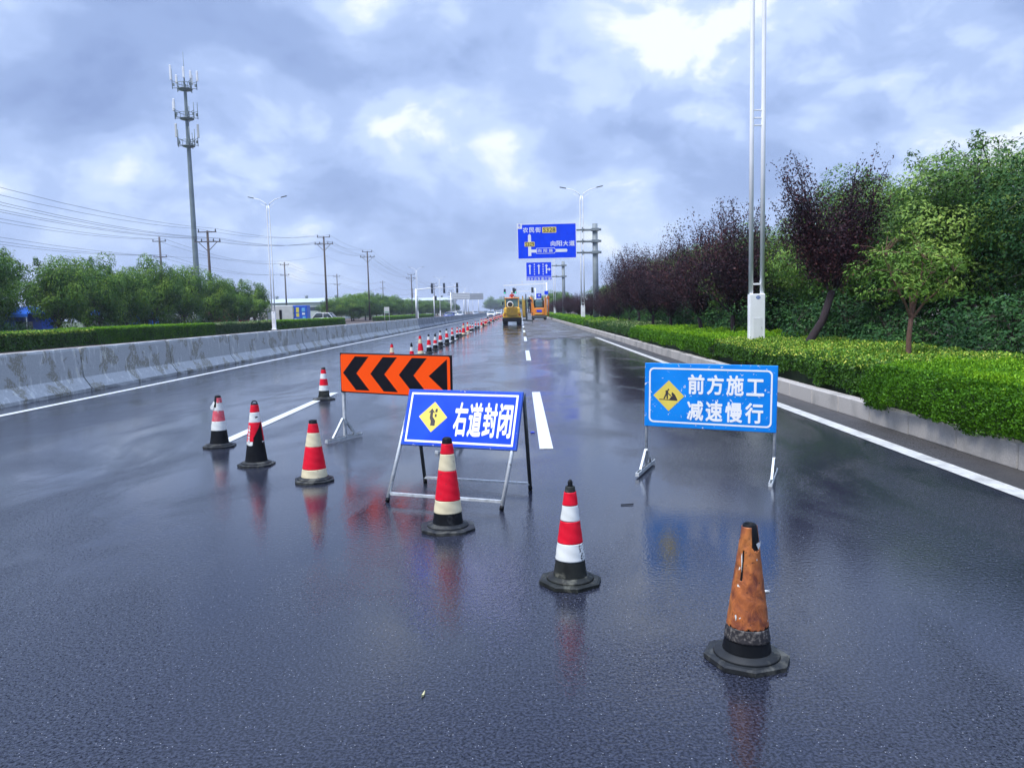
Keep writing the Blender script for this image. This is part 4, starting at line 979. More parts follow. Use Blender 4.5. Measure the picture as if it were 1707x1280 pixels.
    face = norm(O*.8+out_*.5+np.array([0, 0, .45])+g.normal(size=C.shape)*.28)         # leaf blades look outward and up
    Dv = norm(np.cross(face, g.normal(size=C.shape))+O*.35+np.array([0, 0, -.12]))
    ln = leaf*g.uniform(.6, 1.25, n); wd = ln*aspect*g.uniform(.8, 1.2, n)
    clump_light = np.clip((O[:, 2]*.75+out_[:, 2]*.25), -1, 1)*.20  # light tops and shaded undersides of the clumps, painted into the leaf tint
    tint = .42+np.concatenate(Tl)+clump_light+g.normal(size=n)*.10+vnoise(C, .9, seed+9)*.14
    me = leaf_mesh('crown', C, Dv, face, ln, wd, tint, mat); link(bpy.data.objects.new('crown', me), t)
    return t
def vase_tree(name, label, cat, seed, fork, nbr, reach, z_top, leaf, mat, bark, tr, group, per=34, spread=.13, base=(0, 0), lean=(0, 0), bow=.12, two=False):
    """plum form: many rising branches fan out of a low fork, leafy for most of their length, tips standing free"""
    g = np.random.default_rng(seed); pr = random.Random(seed); t = thing(name, label, cat, (0, 0, 0), group=group)
    fk = Vector(fork); bs = Vector((base[0], base[1], 0)); m = MB(bark)
    m.tube([bs+Vector((0, 0, -.05)), bs+Vector((.02, .0, fk.z*.25)), bs.lerp(fk, .62)+Vector((.03, 0, 0)), fk], [tr*1.5, tr*1.1, tr, tr*.9], 9)
    Cl = []; Dl = []; Tl = []
    mains = []
    for k in range(6):
        a = 2*PI*k/6+pr.uniform(-.4, .4); mains.append((a, pr.uniform(.35, .62)))
    for k in range(nbr):
        a, q = mains[k % 6]; a += pr.gauss(0, .42); q = min(1.0, abs(pr.gauss(.62, .3))) if k > 6 else pr.uniform(.8, 1)
        if two: a, q = ((PI, .85), (0., .55), (.35, .8), (-.4, .8), (2.75, .7), (-.1, .95))[k % 6]; a += pr.gauss(0, .30); q *= pr.uniform(.75, 1.05)
        if two and k % 3 == 2: a = pr.uniform(0, 6.28); q = pr.uniform(.1, .6)
        R_ = reach*q*pr.uniform(.8, 1.05); zt = z_top*(1-.12*q*q)*pr.uniform(.80, 1.0)
        if two and k % 3 == 2: zt = z_top*pr.uniform(.60, .78)
        if pr.random() < .2: zt *= .8
        end = Vector((fk.x+lean[0]+R_*math.cos(a), fk.y+lean[1]+R_*math.sin(a), zt))
        s0 = fk+Vector((.1*math.cos(a), .1*math.sin(a), pr.uniform(0, .35))); m1 = s0.lerp(end, .33)+Vector((math.cos(a), math.sin(a), 0))*R_*bow; m2 = s0.lerp(end, .68)+Vector((math.cos(a), math.sin(a), 0))*R_*bow*.7+Vector((pr.gauss(0, .05), pr.gauss(0, .05), 0))
        P = [s0, m1, m2, end]; w0 = tr*(.42 if k < 8 else .18); m.tube(P, [w0, w0*.7, w0*.4, w0*.12], 5, cap=False)
        L_ = (end-s0).length; npt = int(L_*9)
        for j in range(npt):
            u_ = .22+.78*j/(npt-1); sg = 0 if u_ < .33 else (1 if u_ < .67 else 2); uu = (u_-(0, .33, .67)[sg])/(.33, .34, .33)[sg]; p = P[sg].lerp(P[sg+1], uu)
            sp_ = spread*(1.25-.85*max(0, (u_-.6)/.4))*(.75+.5*pr.random()); n_ = max(4, int(per*(1.1-.6*u_)/9*4*(sp_/spread)))
            C = np.array(p)+g.normal(size=(n_, 3))*sp_*np.array([1, 1, 1.1]); Cl.append(C); Dl.append(norm(g.normal(size=(n_, 3))*.8+np.array([math.cos(a)*.5, math.sin(a)*.5, .5]))); Tl.append(np.full(n_, pr.uniform(-.12, .16)))
    m.build('trunk', t)
    C = np.concatenate(Cl); D = np.concatenate(Dl); n = len(C); axis = np.array([fk.x+lean[0]*.5, fk.y+lean[1]*.5, 0]); out_ = C-axis; out_[:, 2] = 0; out_ = norm(out_)
    Nn = norm(out_*.6+np.array([0, 0, .6])+g.normal(size=C.shape)*.55); ln = leaf*g.uniform(.6, 1.25, n)
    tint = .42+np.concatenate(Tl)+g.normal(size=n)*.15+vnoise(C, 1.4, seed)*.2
    me = leaf_mesh('crown', C, D, Nn, ln, ln*.5, tint, mat); link(bpy.data.objects.new('crown', me), t); return t

RGREEN = 'green trees behind the right hedge'; PUR = 'purple leaved trees along the right hedge'
# near purple tree, leaning trunk, open vase crown
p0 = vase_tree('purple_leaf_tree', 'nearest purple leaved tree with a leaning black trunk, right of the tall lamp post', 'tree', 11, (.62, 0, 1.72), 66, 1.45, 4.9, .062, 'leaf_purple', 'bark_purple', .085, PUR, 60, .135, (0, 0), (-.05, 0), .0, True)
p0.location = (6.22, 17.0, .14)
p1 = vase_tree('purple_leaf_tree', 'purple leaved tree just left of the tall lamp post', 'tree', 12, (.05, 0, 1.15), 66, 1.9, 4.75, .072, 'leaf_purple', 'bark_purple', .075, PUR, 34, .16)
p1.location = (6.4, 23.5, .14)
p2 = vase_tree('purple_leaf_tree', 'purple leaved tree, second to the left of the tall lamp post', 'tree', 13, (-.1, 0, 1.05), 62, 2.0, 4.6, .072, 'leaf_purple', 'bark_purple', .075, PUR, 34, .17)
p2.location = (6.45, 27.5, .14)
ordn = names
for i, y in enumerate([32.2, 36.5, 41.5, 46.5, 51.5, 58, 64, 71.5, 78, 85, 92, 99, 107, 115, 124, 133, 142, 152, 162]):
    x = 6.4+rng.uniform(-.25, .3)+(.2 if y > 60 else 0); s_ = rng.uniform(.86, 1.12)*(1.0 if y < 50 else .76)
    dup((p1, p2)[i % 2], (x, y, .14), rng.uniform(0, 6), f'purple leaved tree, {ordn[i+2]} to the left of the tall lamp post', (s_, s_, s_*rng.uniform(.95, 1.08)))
# broad green trees
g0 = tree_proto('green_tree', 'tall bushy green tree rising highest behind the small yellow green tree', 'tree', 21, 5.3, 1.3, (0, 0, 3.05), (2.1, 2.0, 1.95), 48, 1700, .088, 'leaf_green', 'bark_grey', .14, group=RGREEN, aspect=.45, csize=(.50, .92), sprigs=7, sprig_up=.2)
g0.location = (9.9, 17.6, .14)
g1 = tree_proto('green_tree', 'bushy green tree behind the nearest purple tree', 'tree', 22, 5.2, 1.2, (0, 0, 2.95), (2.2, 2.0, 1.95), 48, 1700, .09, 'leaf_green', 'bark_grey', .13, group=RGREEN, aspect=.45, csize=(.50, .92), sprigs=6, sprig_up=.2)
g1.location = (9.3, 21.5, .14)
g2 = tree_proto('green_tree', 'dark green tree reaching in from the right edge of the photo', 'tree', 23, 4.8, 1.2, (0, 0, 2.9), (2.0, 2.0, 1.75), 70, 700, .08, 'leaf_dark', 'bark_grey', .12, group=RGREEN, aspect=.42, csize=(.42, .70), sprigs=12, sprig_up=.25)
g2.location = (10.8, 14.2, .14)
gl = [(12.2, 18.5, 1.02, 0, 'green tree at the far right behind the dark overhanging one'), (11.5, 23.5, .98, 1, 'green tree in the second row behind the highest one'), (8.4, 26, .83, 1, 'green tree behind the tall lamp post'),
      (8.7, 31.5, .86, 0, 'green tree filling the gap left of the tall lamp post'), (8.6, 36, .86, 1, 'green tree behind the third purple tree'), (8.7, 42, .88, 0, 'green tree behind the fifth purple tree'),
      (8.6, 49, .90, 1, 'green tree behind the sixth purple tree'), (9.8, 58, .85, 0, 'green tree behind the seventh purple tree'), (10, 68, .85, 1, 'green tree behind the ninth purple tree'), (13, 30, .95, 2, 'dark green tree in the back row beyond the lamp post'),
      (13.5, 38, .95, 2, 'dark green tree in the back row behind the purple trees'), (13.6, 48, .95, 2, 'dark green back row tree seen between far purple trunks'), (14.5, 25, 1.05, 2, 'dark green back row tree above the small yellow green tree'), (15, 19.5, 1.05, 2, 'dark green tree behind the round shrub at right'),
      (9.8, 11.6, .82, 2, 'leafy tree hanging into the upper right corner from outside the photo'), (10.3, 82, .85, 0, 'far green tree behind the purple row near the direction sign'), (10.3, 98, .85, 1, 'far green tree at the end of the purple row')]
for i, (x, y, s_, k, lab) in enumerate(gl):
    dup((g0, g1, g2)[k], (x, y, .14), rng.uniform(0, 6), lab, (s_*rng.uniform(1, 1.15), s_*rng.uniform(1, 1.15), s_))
sm = tree_proto('young_tree', 'small yellow green tree with a straight reddish trunk before the green trees', 'tree', 31, 2.6, 1.25, (0, 0, 1.92), (.90, .85, .58), 58, 120, .075, 'leaf_yellowgreen', 'bark_red', .042, aspect=.33, csize=(.14, .22), sprigs=9, sprig_up=.12)
sm.location = (6.28, 12.45, .14)
# shrubs under the trees
SG = 'dark shrubs under the right trees'
s0 = tree_proto('shrub', 'large round dark green shrub at the right edge behind the bright hedge', 'shrub', 41, 1.9, .2, (0, 0, .80), (1.4, 1.25, .85), 60, 230, .075, 'leaf_dark', 'bark', .05, group=SG, csize=(.24, .38), sprigs=3, sprig_up=.1)
s0.location = (8.6, 13.2, .14)
s1 = tree_proto('shrub', 'dark loose shrub behind the nearest purple trunk', 'shrub', 42, 1.7, .2, (0, 0, .8), (1.35, 1.25, .85), 52, 220, .085, 'leaf_dark', 'bark', .05, group=SG, csize=(.26, .42), sprigs=8, sprig_up=.12)
s1.location = (7.9, 19.5, .14)
sh = [(10.6, 12.3, 1.1, 0, 'dark shrub half outside the right edge of the photo'), (8.0, 16.4, .72, 1, 'low dark shrub between the small yellow green tree and the purple trunk'), (7.8, 22.8, 1.1, 0, 'dark shrub right of the tall lamp post foot'), (7.9, 26, 1.15, 1, 'dark shrub left of the tall lamp post foot'),
      (7.9, 29.5, 1.1, 0, 'dark shrub under the second purple tree'), (8.0, 33, 1.15, 1, 'dark shrub under the third purple tree'), (8.0, 37, 1.1, 0, 'dark shrub under the fourth purple tree'), (8.0, 41.5, 1.15, 1, 'dark shrub under the fifth purple tree'),
      (8.1, 46, 1.2, 0, 'dark shrub under the sixth purple tree'), (8.2, 52, 1.2, 1, 'dark shrub under the seventh purple tree'), (8.3, 59, 1.2, 0, 'dark shrub under the eighth purple tree'), (10.4, 16, 1.2, 1, 'dark shrub behind the large round shrub'),
      (9.6, 20, 1.3, 0, 'dark shrub in the shade of the highest green tree'), (8.4, 67, 1.2, 1, 'dark shrub under the ninth purple tree'), (10.4, 24.5, 1.3, 1, 'dark shrub deep behind the tall lamp post'), (11, 30, 1.3, 0, 'dark shrub deep behind the second purple tree')]
for x, y, s_, k, lab in sh: dup((s0, s1)[k], (x, y, .14), rng.uniform(0, 6), lab, (s_*1.1, s_*1.1, s_))

# left grove
LG = 'trees beyond the left hedge'
l0 = tree_proto('broadleaf_tree', 'dark broad tree at the left edge of the photo, tallest of the left grove', 'tree', 51, 7.2, 1.7, (0, 0, 4.6), (3.5, 3.2, 3.2), 60, 900, .20, 'leaf_left', 'bark', .17, group=LG, csize=(.75, 1.35), sprigs=12, sprig_up=.45)
l0.location = (-35.6, 48.0, .05); l0.scale = (1, 1, 1.07)
l1 = tree_proto('broadleaf_tree', 'round green tree, second from the left edge of the photo', 'tree', 52, 6.6, 1.2, (0, 0, 3.65), (3.4, 3.1, 2.7), 46, 1000, .20, 'leaf_left', 'bark', .15, group=LG, csize=(.8, 1.4), sprigs=3, sprig_up=.3)
l1.location = (-34.5, 57, .05); l1.scale = (.66, .66, 1.0)
l2 = tree_proto('broadleaf_tree', 'round green tree above the blue tarpaulins, third from the left edge', 'tree', 53, 6.4, 1.2, (0, 0, 3.6), (3.3, 3.2, 2.75), 46, 1000, .20, 'leaf_left', 'bark', .15, group=LG, csize=(.8, 1.4), sprigs=4, sprig_up=.3)
l2.location = (-34.5, 62.7, .05); l2.scale = (.68, .68, 1.02)
for i, (x, y, s_, w_, k, lab) in enumerate(((-34.5, 67, .96, .60, 1, 'narrow green tree, fourth from the left edge'), (-34.5, 72, 1.1, .70, 2, 'green tree below the cabled power pole, fifth from the left edge'), (-34.5, 78.5, 1.08, .68, 1, 'green tree hiding the foot of the radio mast'),
        (-34, 84.5, .98, .62, 2, 'green tree below the pole beside the radio mast'), (-34, 90.5, .95, .64, 1, 'green tree above the red stall'), (-33.5, 96.5, .88, .64, 2, 'last green tree of the left grove before the white truck'),
        (-42, 60, 1.0, .8, 0, 'dark back row tree of the left grove behind the blue tarpaulins'), (-42, 74, .85, .8, 0, 'dark back row tree of the left grove below the wires'), (-34, 45, .9, .8, 1, 'low green tree cut by the left edge of the photo'),
        (-47, 123, .75, .6, 0, 'lone leafy tree behind the white truck'))):
    dup((l0, l1, l2)[k], (x, y, .05), rng.uniform(0, 6), lab, (w_, w_, s_))
for i, (x, y, s_, k) in enumerate(((-33.2, 49, 1.2, 0), (-36.4, 71, 1.4, 0), (-36.2, 79.5, 1.4, 1), (-36.0, 86, 1.3, 1))):
    dup((s0, s1)[k], (x, y, .05), rng.uniform(0, 6), f'dark bush between the trunks of the left grove, {names[i]} from the left edge', s_, 'bushes between the trunks of the left grove')
y = 150; i = 0
while y < 420:
    s_ = (.98 if y > 160 else .88)*rng.uniform(.85, 1.05)
    dup((l1, l2)[i % 2], (-35.5+rng.uniform(-1, 1), y, .05), rng.uniform(0, 6), f'round tree of the far grove behind the notice board, {names[i] if i < 24 else "farthest"} from the left' if i < 24 else 'tiny tree at the far end of the grove by the road', (s_*1.15, s_*1.15, s_), 'far grove behind the notice board'); y += 7.5+i*.55; i += 1
y = 200; i = 0
while y < 700:
    s_ = rng.uniform(.8, 1.05)
    dup((l1, l2)[i % 2], (9.5+rng.uniform(-1, 2), y, .1), rng.uniform(0, 6), 'small distant green tree lining the right side of the road beyond the machines', s_, 'distant roadside trees'); y += 16; i += 1
for i in range(14):
    dup((l0, l1, l2)[i % 3], (-30+i*4.4+rng.uniform(-1, 1), 760+rng.uniform(-20, 20), 0), rng.uniform(0, 6), 'hazy tree in the faint line of trees at the end of the road', 1.9, 'faint trees at the end of the road')

# ------------------------------------------------------------------ hedges
def hedge(label, x0, x1, y0, y1, zb, zt, kind, mat, dens, leaf, seed, overhang=.0, name='hedge', group=None, sides=1, lump=.07):
    g = np.random.default_rng(seed); t = thing(name, label, 'hedge', (0, (y0+y1)/2, 0), group=group); ym = (y0+y1)/2; Ly = y1-y0; Wx = x1-x0
    def disp(P):
        return vnoise(P*np.array([1, 1, .8]), 1.6, seed)*lump*.8+vnoise(P*np.array([1, 1, .6]), 4.5, seed+1)*lump*.9+(vnoise(P*np.array([1, 1, .7]), 10, seed+2)*lump*.75)
    # dark woody core a little inside the leaf surface
    ny = max(2, int(Ly/.4)); vs = []; ins = .10
    prof = [(x0+ins, zb), (x0+ins*.6, (zb+zt)/2), (x0+ins*1.1, zt-ins*1.2), ((x0+x1)/2, zt-ins), (x1-ins, zt-ins*1.2), (x1-ins, zb)]
    for j in range(ny+1):
        for x, z in prof: vs.append((x, -Ly/2+.04+(Ly-.08)*j/ny, z))
    n = len(prof); fs = [(j*n+i, j*n+i+1, (j+1)*n+i+1, (j+1)*n+i) for j in range(ny) for i in range(n-1)]+[tuple(range(n))[::-1], tuple(ny*n+i for i in range(n))]
    link(bpy.data.objects.new('branches', np_mesh('branches', vs, fs, ['hedge_core'])), t)
    Cs = []; Ns = []
    def patch(n_, fn, nv):
        a = g.random((n_, 2)); P = fn(a); Cs.append(P); Ns.append(np.tile(nv, (n_, 1)).astype(float))
    hz_ = zt-zb
    patch(int(Wx*Ly*dens), lambda a: np.stack([x0+Wx*a[:, 0], -Ly/2+Ly*a[:, 1], np.full(len(a), zt)], 1), (0, 0, 1))
    fronts = [(x0, -1)]+([(x1, 1)] if sides == 2 else [])
    for xx, s_ in fronts:
        patch(int(hz_*Ly*dens*1.5), lambda a: np.stack([xx+0*a[:, 0], -Ly/2+Ly*a[:, 1], zb+hz_*a[:, 0]], 1), (s_, 0, .25))
    patch(int(hz_*Wx*dens), lambda a: np.stack([x0+Wx*a[:, 0], np.full(len(a), -Ly/2), zb+hz_*a[:, 1]], 1), (0, -1, .2))
    patch(int(hz_*Wx*dens*.6), lambda a: np.stack([x0+Wx*a[:, 0], np.full(len(a), Ly/2), zb+hz_*a[:, 1]], 1), (0, 1, .2))
    C = np.concatenate(Cs); Nv = norm(np.concatenate(Ns))
    # rounded shoulders and billows
    front = (Nv[:, 0] < -.5); zrel = (C[:, 2]-zb)/hz_; xrel = (C[:, 0]-x0)/.28
    C[:, 2] -= np.where(Nv[:, 2] > .9, .09*np.clip(1-xrel, 0, 1)**2, 0); C[:, 0] += np.where(front, .10*np.clip((zrel-.72)/.28, 0, 1)**2, 0)
    # ragged skirt: low parts only where the noise lets them hang
    if overhang:
        hang = vnoise(np.stack([0*C[:, 0], C[:, 1]+ym, 0*C[:, 0]], 1), .9, seed+5)*.5+vnoise(np.stack([0*C[:, 0], C[:, 1]+ym, 0*C[:, 0]], 1), 3.2, seed+6)*.28
        cut = front & (zrel < .26+.42*hang); keep = ~cut; C = C[keep]; Nv = Nv[keep]; zrel = zrel[keep]; front = front[keep]
        C[:, 0] -= np.where(front, overhang*np.sin(np.clip(zrel, 0, 1)*PI), 0)
    W3 = C+np.array([0, ym, 0]); dd = disp(W3); n = len(C); depth = -np.abs(g.normal(size=n))*(.035 if kind == 'juniper' else .03)
    C = C+Nv*(dd+depth)[:, None]+g.normal(size=C.shape)*.012
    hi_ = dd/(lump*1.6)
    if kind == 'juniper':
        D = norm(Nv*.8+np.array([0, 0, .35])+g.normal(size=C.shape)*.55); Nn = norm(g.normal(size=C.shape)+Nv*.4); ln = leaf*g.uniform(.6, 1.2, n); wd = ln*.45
        tint = .50-.38*(~(Nv[:, 2] > .8))+.22*np.clip(hi_, -1, 1)+g.normal(size=n)*.13+vnoise(W3, .5, seed+8)*.12  # sides tinted darker than the top: their shade is painted into the leaves
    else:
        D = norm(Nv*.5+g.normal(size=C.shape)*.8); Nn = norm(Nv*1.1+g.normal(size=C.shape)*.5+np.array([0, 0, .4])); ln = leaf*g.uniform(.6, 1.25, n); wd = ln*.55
        new = (Nv[:, 2] > .8) | (zrel > .85); tint = .34-.20*(~(Nv[:, 2] > .8))+.1*np.clip(hi_, -1, 1)+g.normal(size=n)*.12  # side leaves carry painted shade in their tint; the top stays lighter
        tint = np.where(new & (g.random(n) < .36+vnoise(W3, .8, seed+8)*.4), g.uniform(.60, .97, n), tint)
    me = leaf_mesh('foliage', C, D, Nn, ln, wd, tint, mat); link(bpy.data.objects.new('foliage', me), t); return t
HG = 'clipped hedge sections along the right kerb'
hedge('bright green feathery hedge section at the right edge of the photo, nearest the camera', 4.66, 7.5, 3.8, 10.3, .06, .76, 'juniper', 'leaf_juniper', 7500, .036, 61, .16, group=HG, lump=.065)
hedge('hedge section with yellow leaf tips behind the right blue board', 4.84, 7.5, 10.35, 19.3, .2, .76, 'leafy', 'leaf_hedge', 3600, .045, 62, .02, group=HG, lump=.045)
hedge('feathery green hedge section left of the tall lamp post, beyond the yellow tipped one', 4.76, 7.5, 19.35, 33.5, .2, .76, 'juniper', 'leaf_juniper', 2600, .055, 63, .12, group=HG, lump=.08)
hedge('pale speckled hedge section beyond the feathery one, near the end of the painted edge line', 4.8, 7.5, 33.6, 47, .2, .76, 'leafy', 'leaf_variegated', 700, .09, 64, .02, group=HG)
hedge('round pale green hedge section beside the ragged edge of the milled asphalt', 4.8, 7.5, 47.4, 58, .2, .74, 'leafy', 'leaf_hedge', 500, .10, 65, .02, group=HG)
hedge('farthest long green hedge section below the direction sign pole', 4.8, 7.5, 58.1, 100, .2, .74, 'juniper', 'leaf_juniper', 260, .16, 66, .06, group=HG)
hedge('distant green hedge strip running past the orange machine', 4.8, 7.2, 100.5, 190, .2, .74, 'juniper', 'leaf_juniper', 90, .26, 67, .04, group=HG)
HL = 'clipped hedge sections on the far left verge'
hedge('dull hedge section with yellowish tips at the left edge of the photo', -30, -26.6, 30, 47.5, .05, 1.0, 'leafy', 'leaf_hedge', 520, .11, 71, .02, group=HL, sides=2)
hedge('bright green hedge section below the left grove', -30, -26.4, 47.6, 66, .05, 1.05, 'juniper', 'leaf_juniper', 900, .10, 72, .05, group=HL, sides=2)
hedge('pale speckled hedge section left of the lamp post by the white truck', -30, -26.5, 66.1, 82, .05, 1.0, 'leafy', 'leaf_variegated', 420, .14, 73, .02, group=HL, sides=2)
hedge('bright green hedge section hiding the wheels of the parked van', -30, -26.5, 82.1, 116, .05, .98, 'juniper', 'leaf_juniper', 260, .18, 74, .05, group=HL, sides=2)
hedge('low dark hedge strip leading to the left traffic light mast', -29, -26.3, 150, 236, .05, .85, 'juniper', 'leaf_juniper', 110, .26, 75, .05, group=HL, sides=2)

# ------------------------------------------------------------------ vehicles
def loft(mat, secs, parent, name, smooth=True):
    """closed cross sections (lists of (x, z)) at successive y"""
    n = len(secs[0][1]); vs = [(x, y, z) for y, pr in secs for x, z in pr]
    fs = [(j*n+i, (j+1)*n+i, (j+1)*n+(i+1) % n, j*n+(i+1) % n) for j in range(len(secs)-1) for i in range(n)]+[tuple(range(n)), tuple((len(secs)-1)*n+i for i in range(n))[::-1]]
    me = np_mesh(name, vs, fs, [mat], smooth=[smooth]*(len(fs)-2)+[False]*2); return link(bpy.data.objects.new(name, me), parent)
def wheel(t, x, y, r_=.32, w=.2):
    m = MB('tyre'); m.M = Matrix.Translation((x, y, r_)) @ Matrix.Rotation(PI/2, 4, 'Y'); m.lathe([(r_*.6, -w/2), (r_*.95, -w/2), (r_, -w/2+.03), (r_, w/2-.03), (r_*.95, w/2), (r_*.6, w/2)], 20); o = m.build('wheel', t)
    m = MB('galv'); m.M = Matrix.Translation((x, y, r_)) @ Matrix.Rotation(PI/2, 4, 'Y'); m.lathe([(r_*.58, -w/2-.005), (r_*.58, w/2+.005)], 14); m.build('rim', o)
def car(label, loc, rz, paint, van=False):
    t = thing('car', label, 'car', loc, rz, 'cars on the far road')
    def sec(w, z0, z1, b_=.08): return [(-w, z0), (-w, z1-b_), (-w+b_, z1), (w-b_, z1), (w, z1-b_), (w, z0), (w-.06, z0-.05), (-w+.06, z0-.05)]
    loft(paint, [(-2.2, sec(.72, .35, .72)), (-2.1, sec(.84, .28, .84)), (-1.2, sec(.89, .24, .96)), (0, sec(.9, .24, .98)), (1.3, sec(.89, .24, .96)), (2.1, sec(.84, .28, .92)), (2.2, sec(.72, .35, .78))], t, 'body')
    hh = 1.46 if not van else 1.72; f_ = -1.15 if not van else -1.5; bk = 1.55 if not van else 2.0
    loft('glass_dark', [(f_, sec(.74, .93, .97, .02)), (f_+.75, sec(.66, .93, hh-.06)), (bk-.8, sec(.66, .93, hh-.06)), (bk, sec(.72, .93, .97, .02))], t, 'window')
    m = MB(paint); m.box((0, (f_+bk)/2, hh-.04), (1.22, (bk-f_)-1.4, .07), bev=.03)
    for s_ in (-1, 1):
        m.beam((s_*.76, f_+.02, .95), (s_*.63, f_+.75, hh-.05), .06); m.beam((s_*.76, bk-.05, .95), (s_*.63, bk-.75, hh-.05), .08); m.beam((s_*.745, .1, .95), (s_*.645, .1, hh-.05), .06)
    m.build('roof', t)
    for s_ in (-1, 1):
        m = MB('glass_lamp'); m.box((s_*.64, -2.14, .68), (.32, .1, .15), bev=.03); m.build('headlight', t)
        m = MB('red_light'); m.box((s_*.66, 2.14, .75), (.3, .1, .15), bev=.03); m.build('tail_light', t)
        m = MB(paint); m.box((s_*.98, -.75, 1.0), (.16, .1, .12), bev=.03); m.build('mirror', t)
        for yy in (-1.35, 1.35): wheel(t, s_*.80, yy)
    m = MB('black_frame'); m.box((0, -2.19, .48), (1.1, .06, .2), bev=.02); m.box((0, -2.21, .66), (.7, .04, .12)); m.build('grille', t)
    m = MB('blue_badge'); m.box((0, -2.245, .46), (.42, .02, .13)); m.build('number_plate', t)
    return t
car('dark blue car just right of the left lamp posts, beyond the barrier', (-12.9, 139, 0), 0, 'car_blue')
car('white car beyond the barrier, below the white overhead board', (-14.1, 160, 0), 0, 'car_white')
car('white van like car beyond the barrier, right of the other white car', (-14.6, 184, 0), 0, 'car_white', True)
car('pale car farther along the opposite carriageway', (-14.0, 240, 0), 0, 'car_silver')
car('dark car between the pale car and the white cars near the cones', (-11.8, 262, 0), 0, 'car_dark')
car('white car driving beside the far end of the cone row', (-6.4, 167, 0), 0, 'car_white')
car('white car right behind the one beside the cone row', (-6.6, 232, 0), 0, 'car_white')
v_ = car('white van parked behind the left hedge, right of the blue truck', (-31.5, 124, 0), R(78), 'car_white', True); v_.scale = (1.05, 1.05, 1.1); v_['group'] = 'vehicles parked beyond the left hedge'
# parked truck with white box, and blue printed truck
t = thing('box_truck', 'long white box trailer parked behind the left hedge beside the lamp post', 'truck', (-38.5, 106, 0), R(6), 'vehicles parked beyond the left hedge')
m = MB('white_plastic'); m.box((0, 0, 1.9), (5.2, 2.4, 2.3), bev=.04); m.build('cargo_box', t)
m = MB('offwhite'); m.box((4.9, .1, 1.85), (4.4, 2.3, 2.2), bev=.06); bx_ = m.build('cargo_box', t)
m = MB('grey_paint'); m.box((3.9, -1.07, 1.7), (.6, .03, 1.7)); m.build('door', bx_)
m = MB('black_frame'); m.box((5.4, -1.075, 1.6), (.35, .03, 1.5)); m.build('door', bx_)
m = MB('steel_dark'); m.box((2.2, 0, .62), (9.4, 1.6, .22)); m.build('chassis', t)
for x in (-1.6, -.7, 3.4, 5.6):
    for y in (-1.0, 1.0):
        m = MB('tyre'); m.M = Matrix.Translation((x, y, .45)) @ Matrix.Rotation(PI/2, 4, 'X'); m.lathe([(.25, -.14), (.45, -.14), (.45, .14), (.25, .14)], 18); m.build('wheel', t)
t = thing('printed_truck', 'blue truck printed with yellow and pale panels, right of the white trailer', 'truck', (-31.3, 107, 0), R(4), 'vehicles parked beyond the left hedge')
m = MB('truck_blue'); m.box((.3, 0, 1.75), (2.9, 2.2, 2.3), bev=.04); cb = m.build('cargo_box', t)
for x, z, w, h, mt in ((-.25, 2.3, .4, .65, 'panel_yellow'), (.45, 2.3, .4, .65, 'panel_yellow'), (-.25, 1.6, .4, .4, 'panel_yellow'), (.45, 1.6, .4, .5, 'panel_yellow'), (-.85, 2.2, .45, .5, 'panel_cyan'), (-.8, 1.3, .5, .45, 'panel_cyan'), (1.25, 2.3, .45, .5, 'panel_cyan'), (1.3, 1.2, .4, .4, 'panel_cyan'), (.2, 1.0, .7, .2, 'white_clean'), (1.25, 1.75, .4, .25, 'white_clean')):
    m = MB(mt); m.box((x, -1.11, z), (w, .02, h), bev=.009); m.build('printed_panel', cb)
m = MB('white_plastic'); m.box((-1.85, 0, 1.45), (1.2, 2.0, 1.75), bev=.15); cab = m.build('cab', t); m = MB('glass_dark'); m.box((-1.9, -1.01, 1.75), (.6, .03, .6)); m.build('window', cab)
for x in (-1.8, 1.1):
    for y in (-.95, .95):
        m = MB('tyre'); m.M = Matrix.Translation((x, y, .42)) @ Matrix.Rotation(PI/2, 4, 'X'); m.lathe([(.2, -.12), (.42, -.12), (.42, .12), (.2, .12)], 18); m.build('wheel', t)
# blue tarpaulin stalls, white kiosk and red stall between the trees
def stall(name, label, cat, loc, w, dep, h, roofmat, wallmat, ridge=.5, rz=0, group=None):
    t = thing(name, label, cat, loc, rz, group)
    m = MB(wallmat); m.box((0, dep/4, h/2), (w*.92, dep/2, h)); wl = m.build('wall', t)
    m = MB('glass_dark'); m.box((w*.15, -.01, h*.5), (w*.3, .03, h*.45)); m.build('opening', wl)
    m = MB(roofmat); m.add([(-w/2, -dep/2, h), (w/2, -dep/2, h), (w/2, 0, h+ridge), (-w/2, 0, h+ridge), (w/2, dep/2, h), (-w/2, dep/2, h), (-w/2, -dep/2, h-.25), (w/2, -dep/2, h-.25)], [(0, 1, 2, 3), (3, 2, 4, 5), (6, 7, 1, 0), (0, 3, 5), (1, 4, 2)]); m.build('roof', t)
    for x in (-w*.46, w*.46):
        m = MB('galv'); m.tube([(x, -dep/2+.1, 0), (x, -dep/2+.1, h)], .04, 6); m.build('post', t)
    return t
ST = 'roadside stalls behind the left trees'
stall('market_stall', 'blue roofed stall seen below the trees near the left edge', 'stall', (-41, 62, 0), 4.6, 4, 2.2, 'tarp_blue', 'truck_blue', .6, 0, ST)
stall('market_stall', 'white walled stall with a bright blue roof below the third tree', 'stall', (-40.5, 74, 0), 4.2, 4, 2.3, 'tarp_blue', 'wall_white', .6, 0, ST)
stall('market_stall', 'all blue sheeted stall to the right of the white walled one', 'stall', (-36.8, 74, 0), 2.4, 3, 2.5, 'tarp_blue', 'tarp_blue', .2, 0, ST)
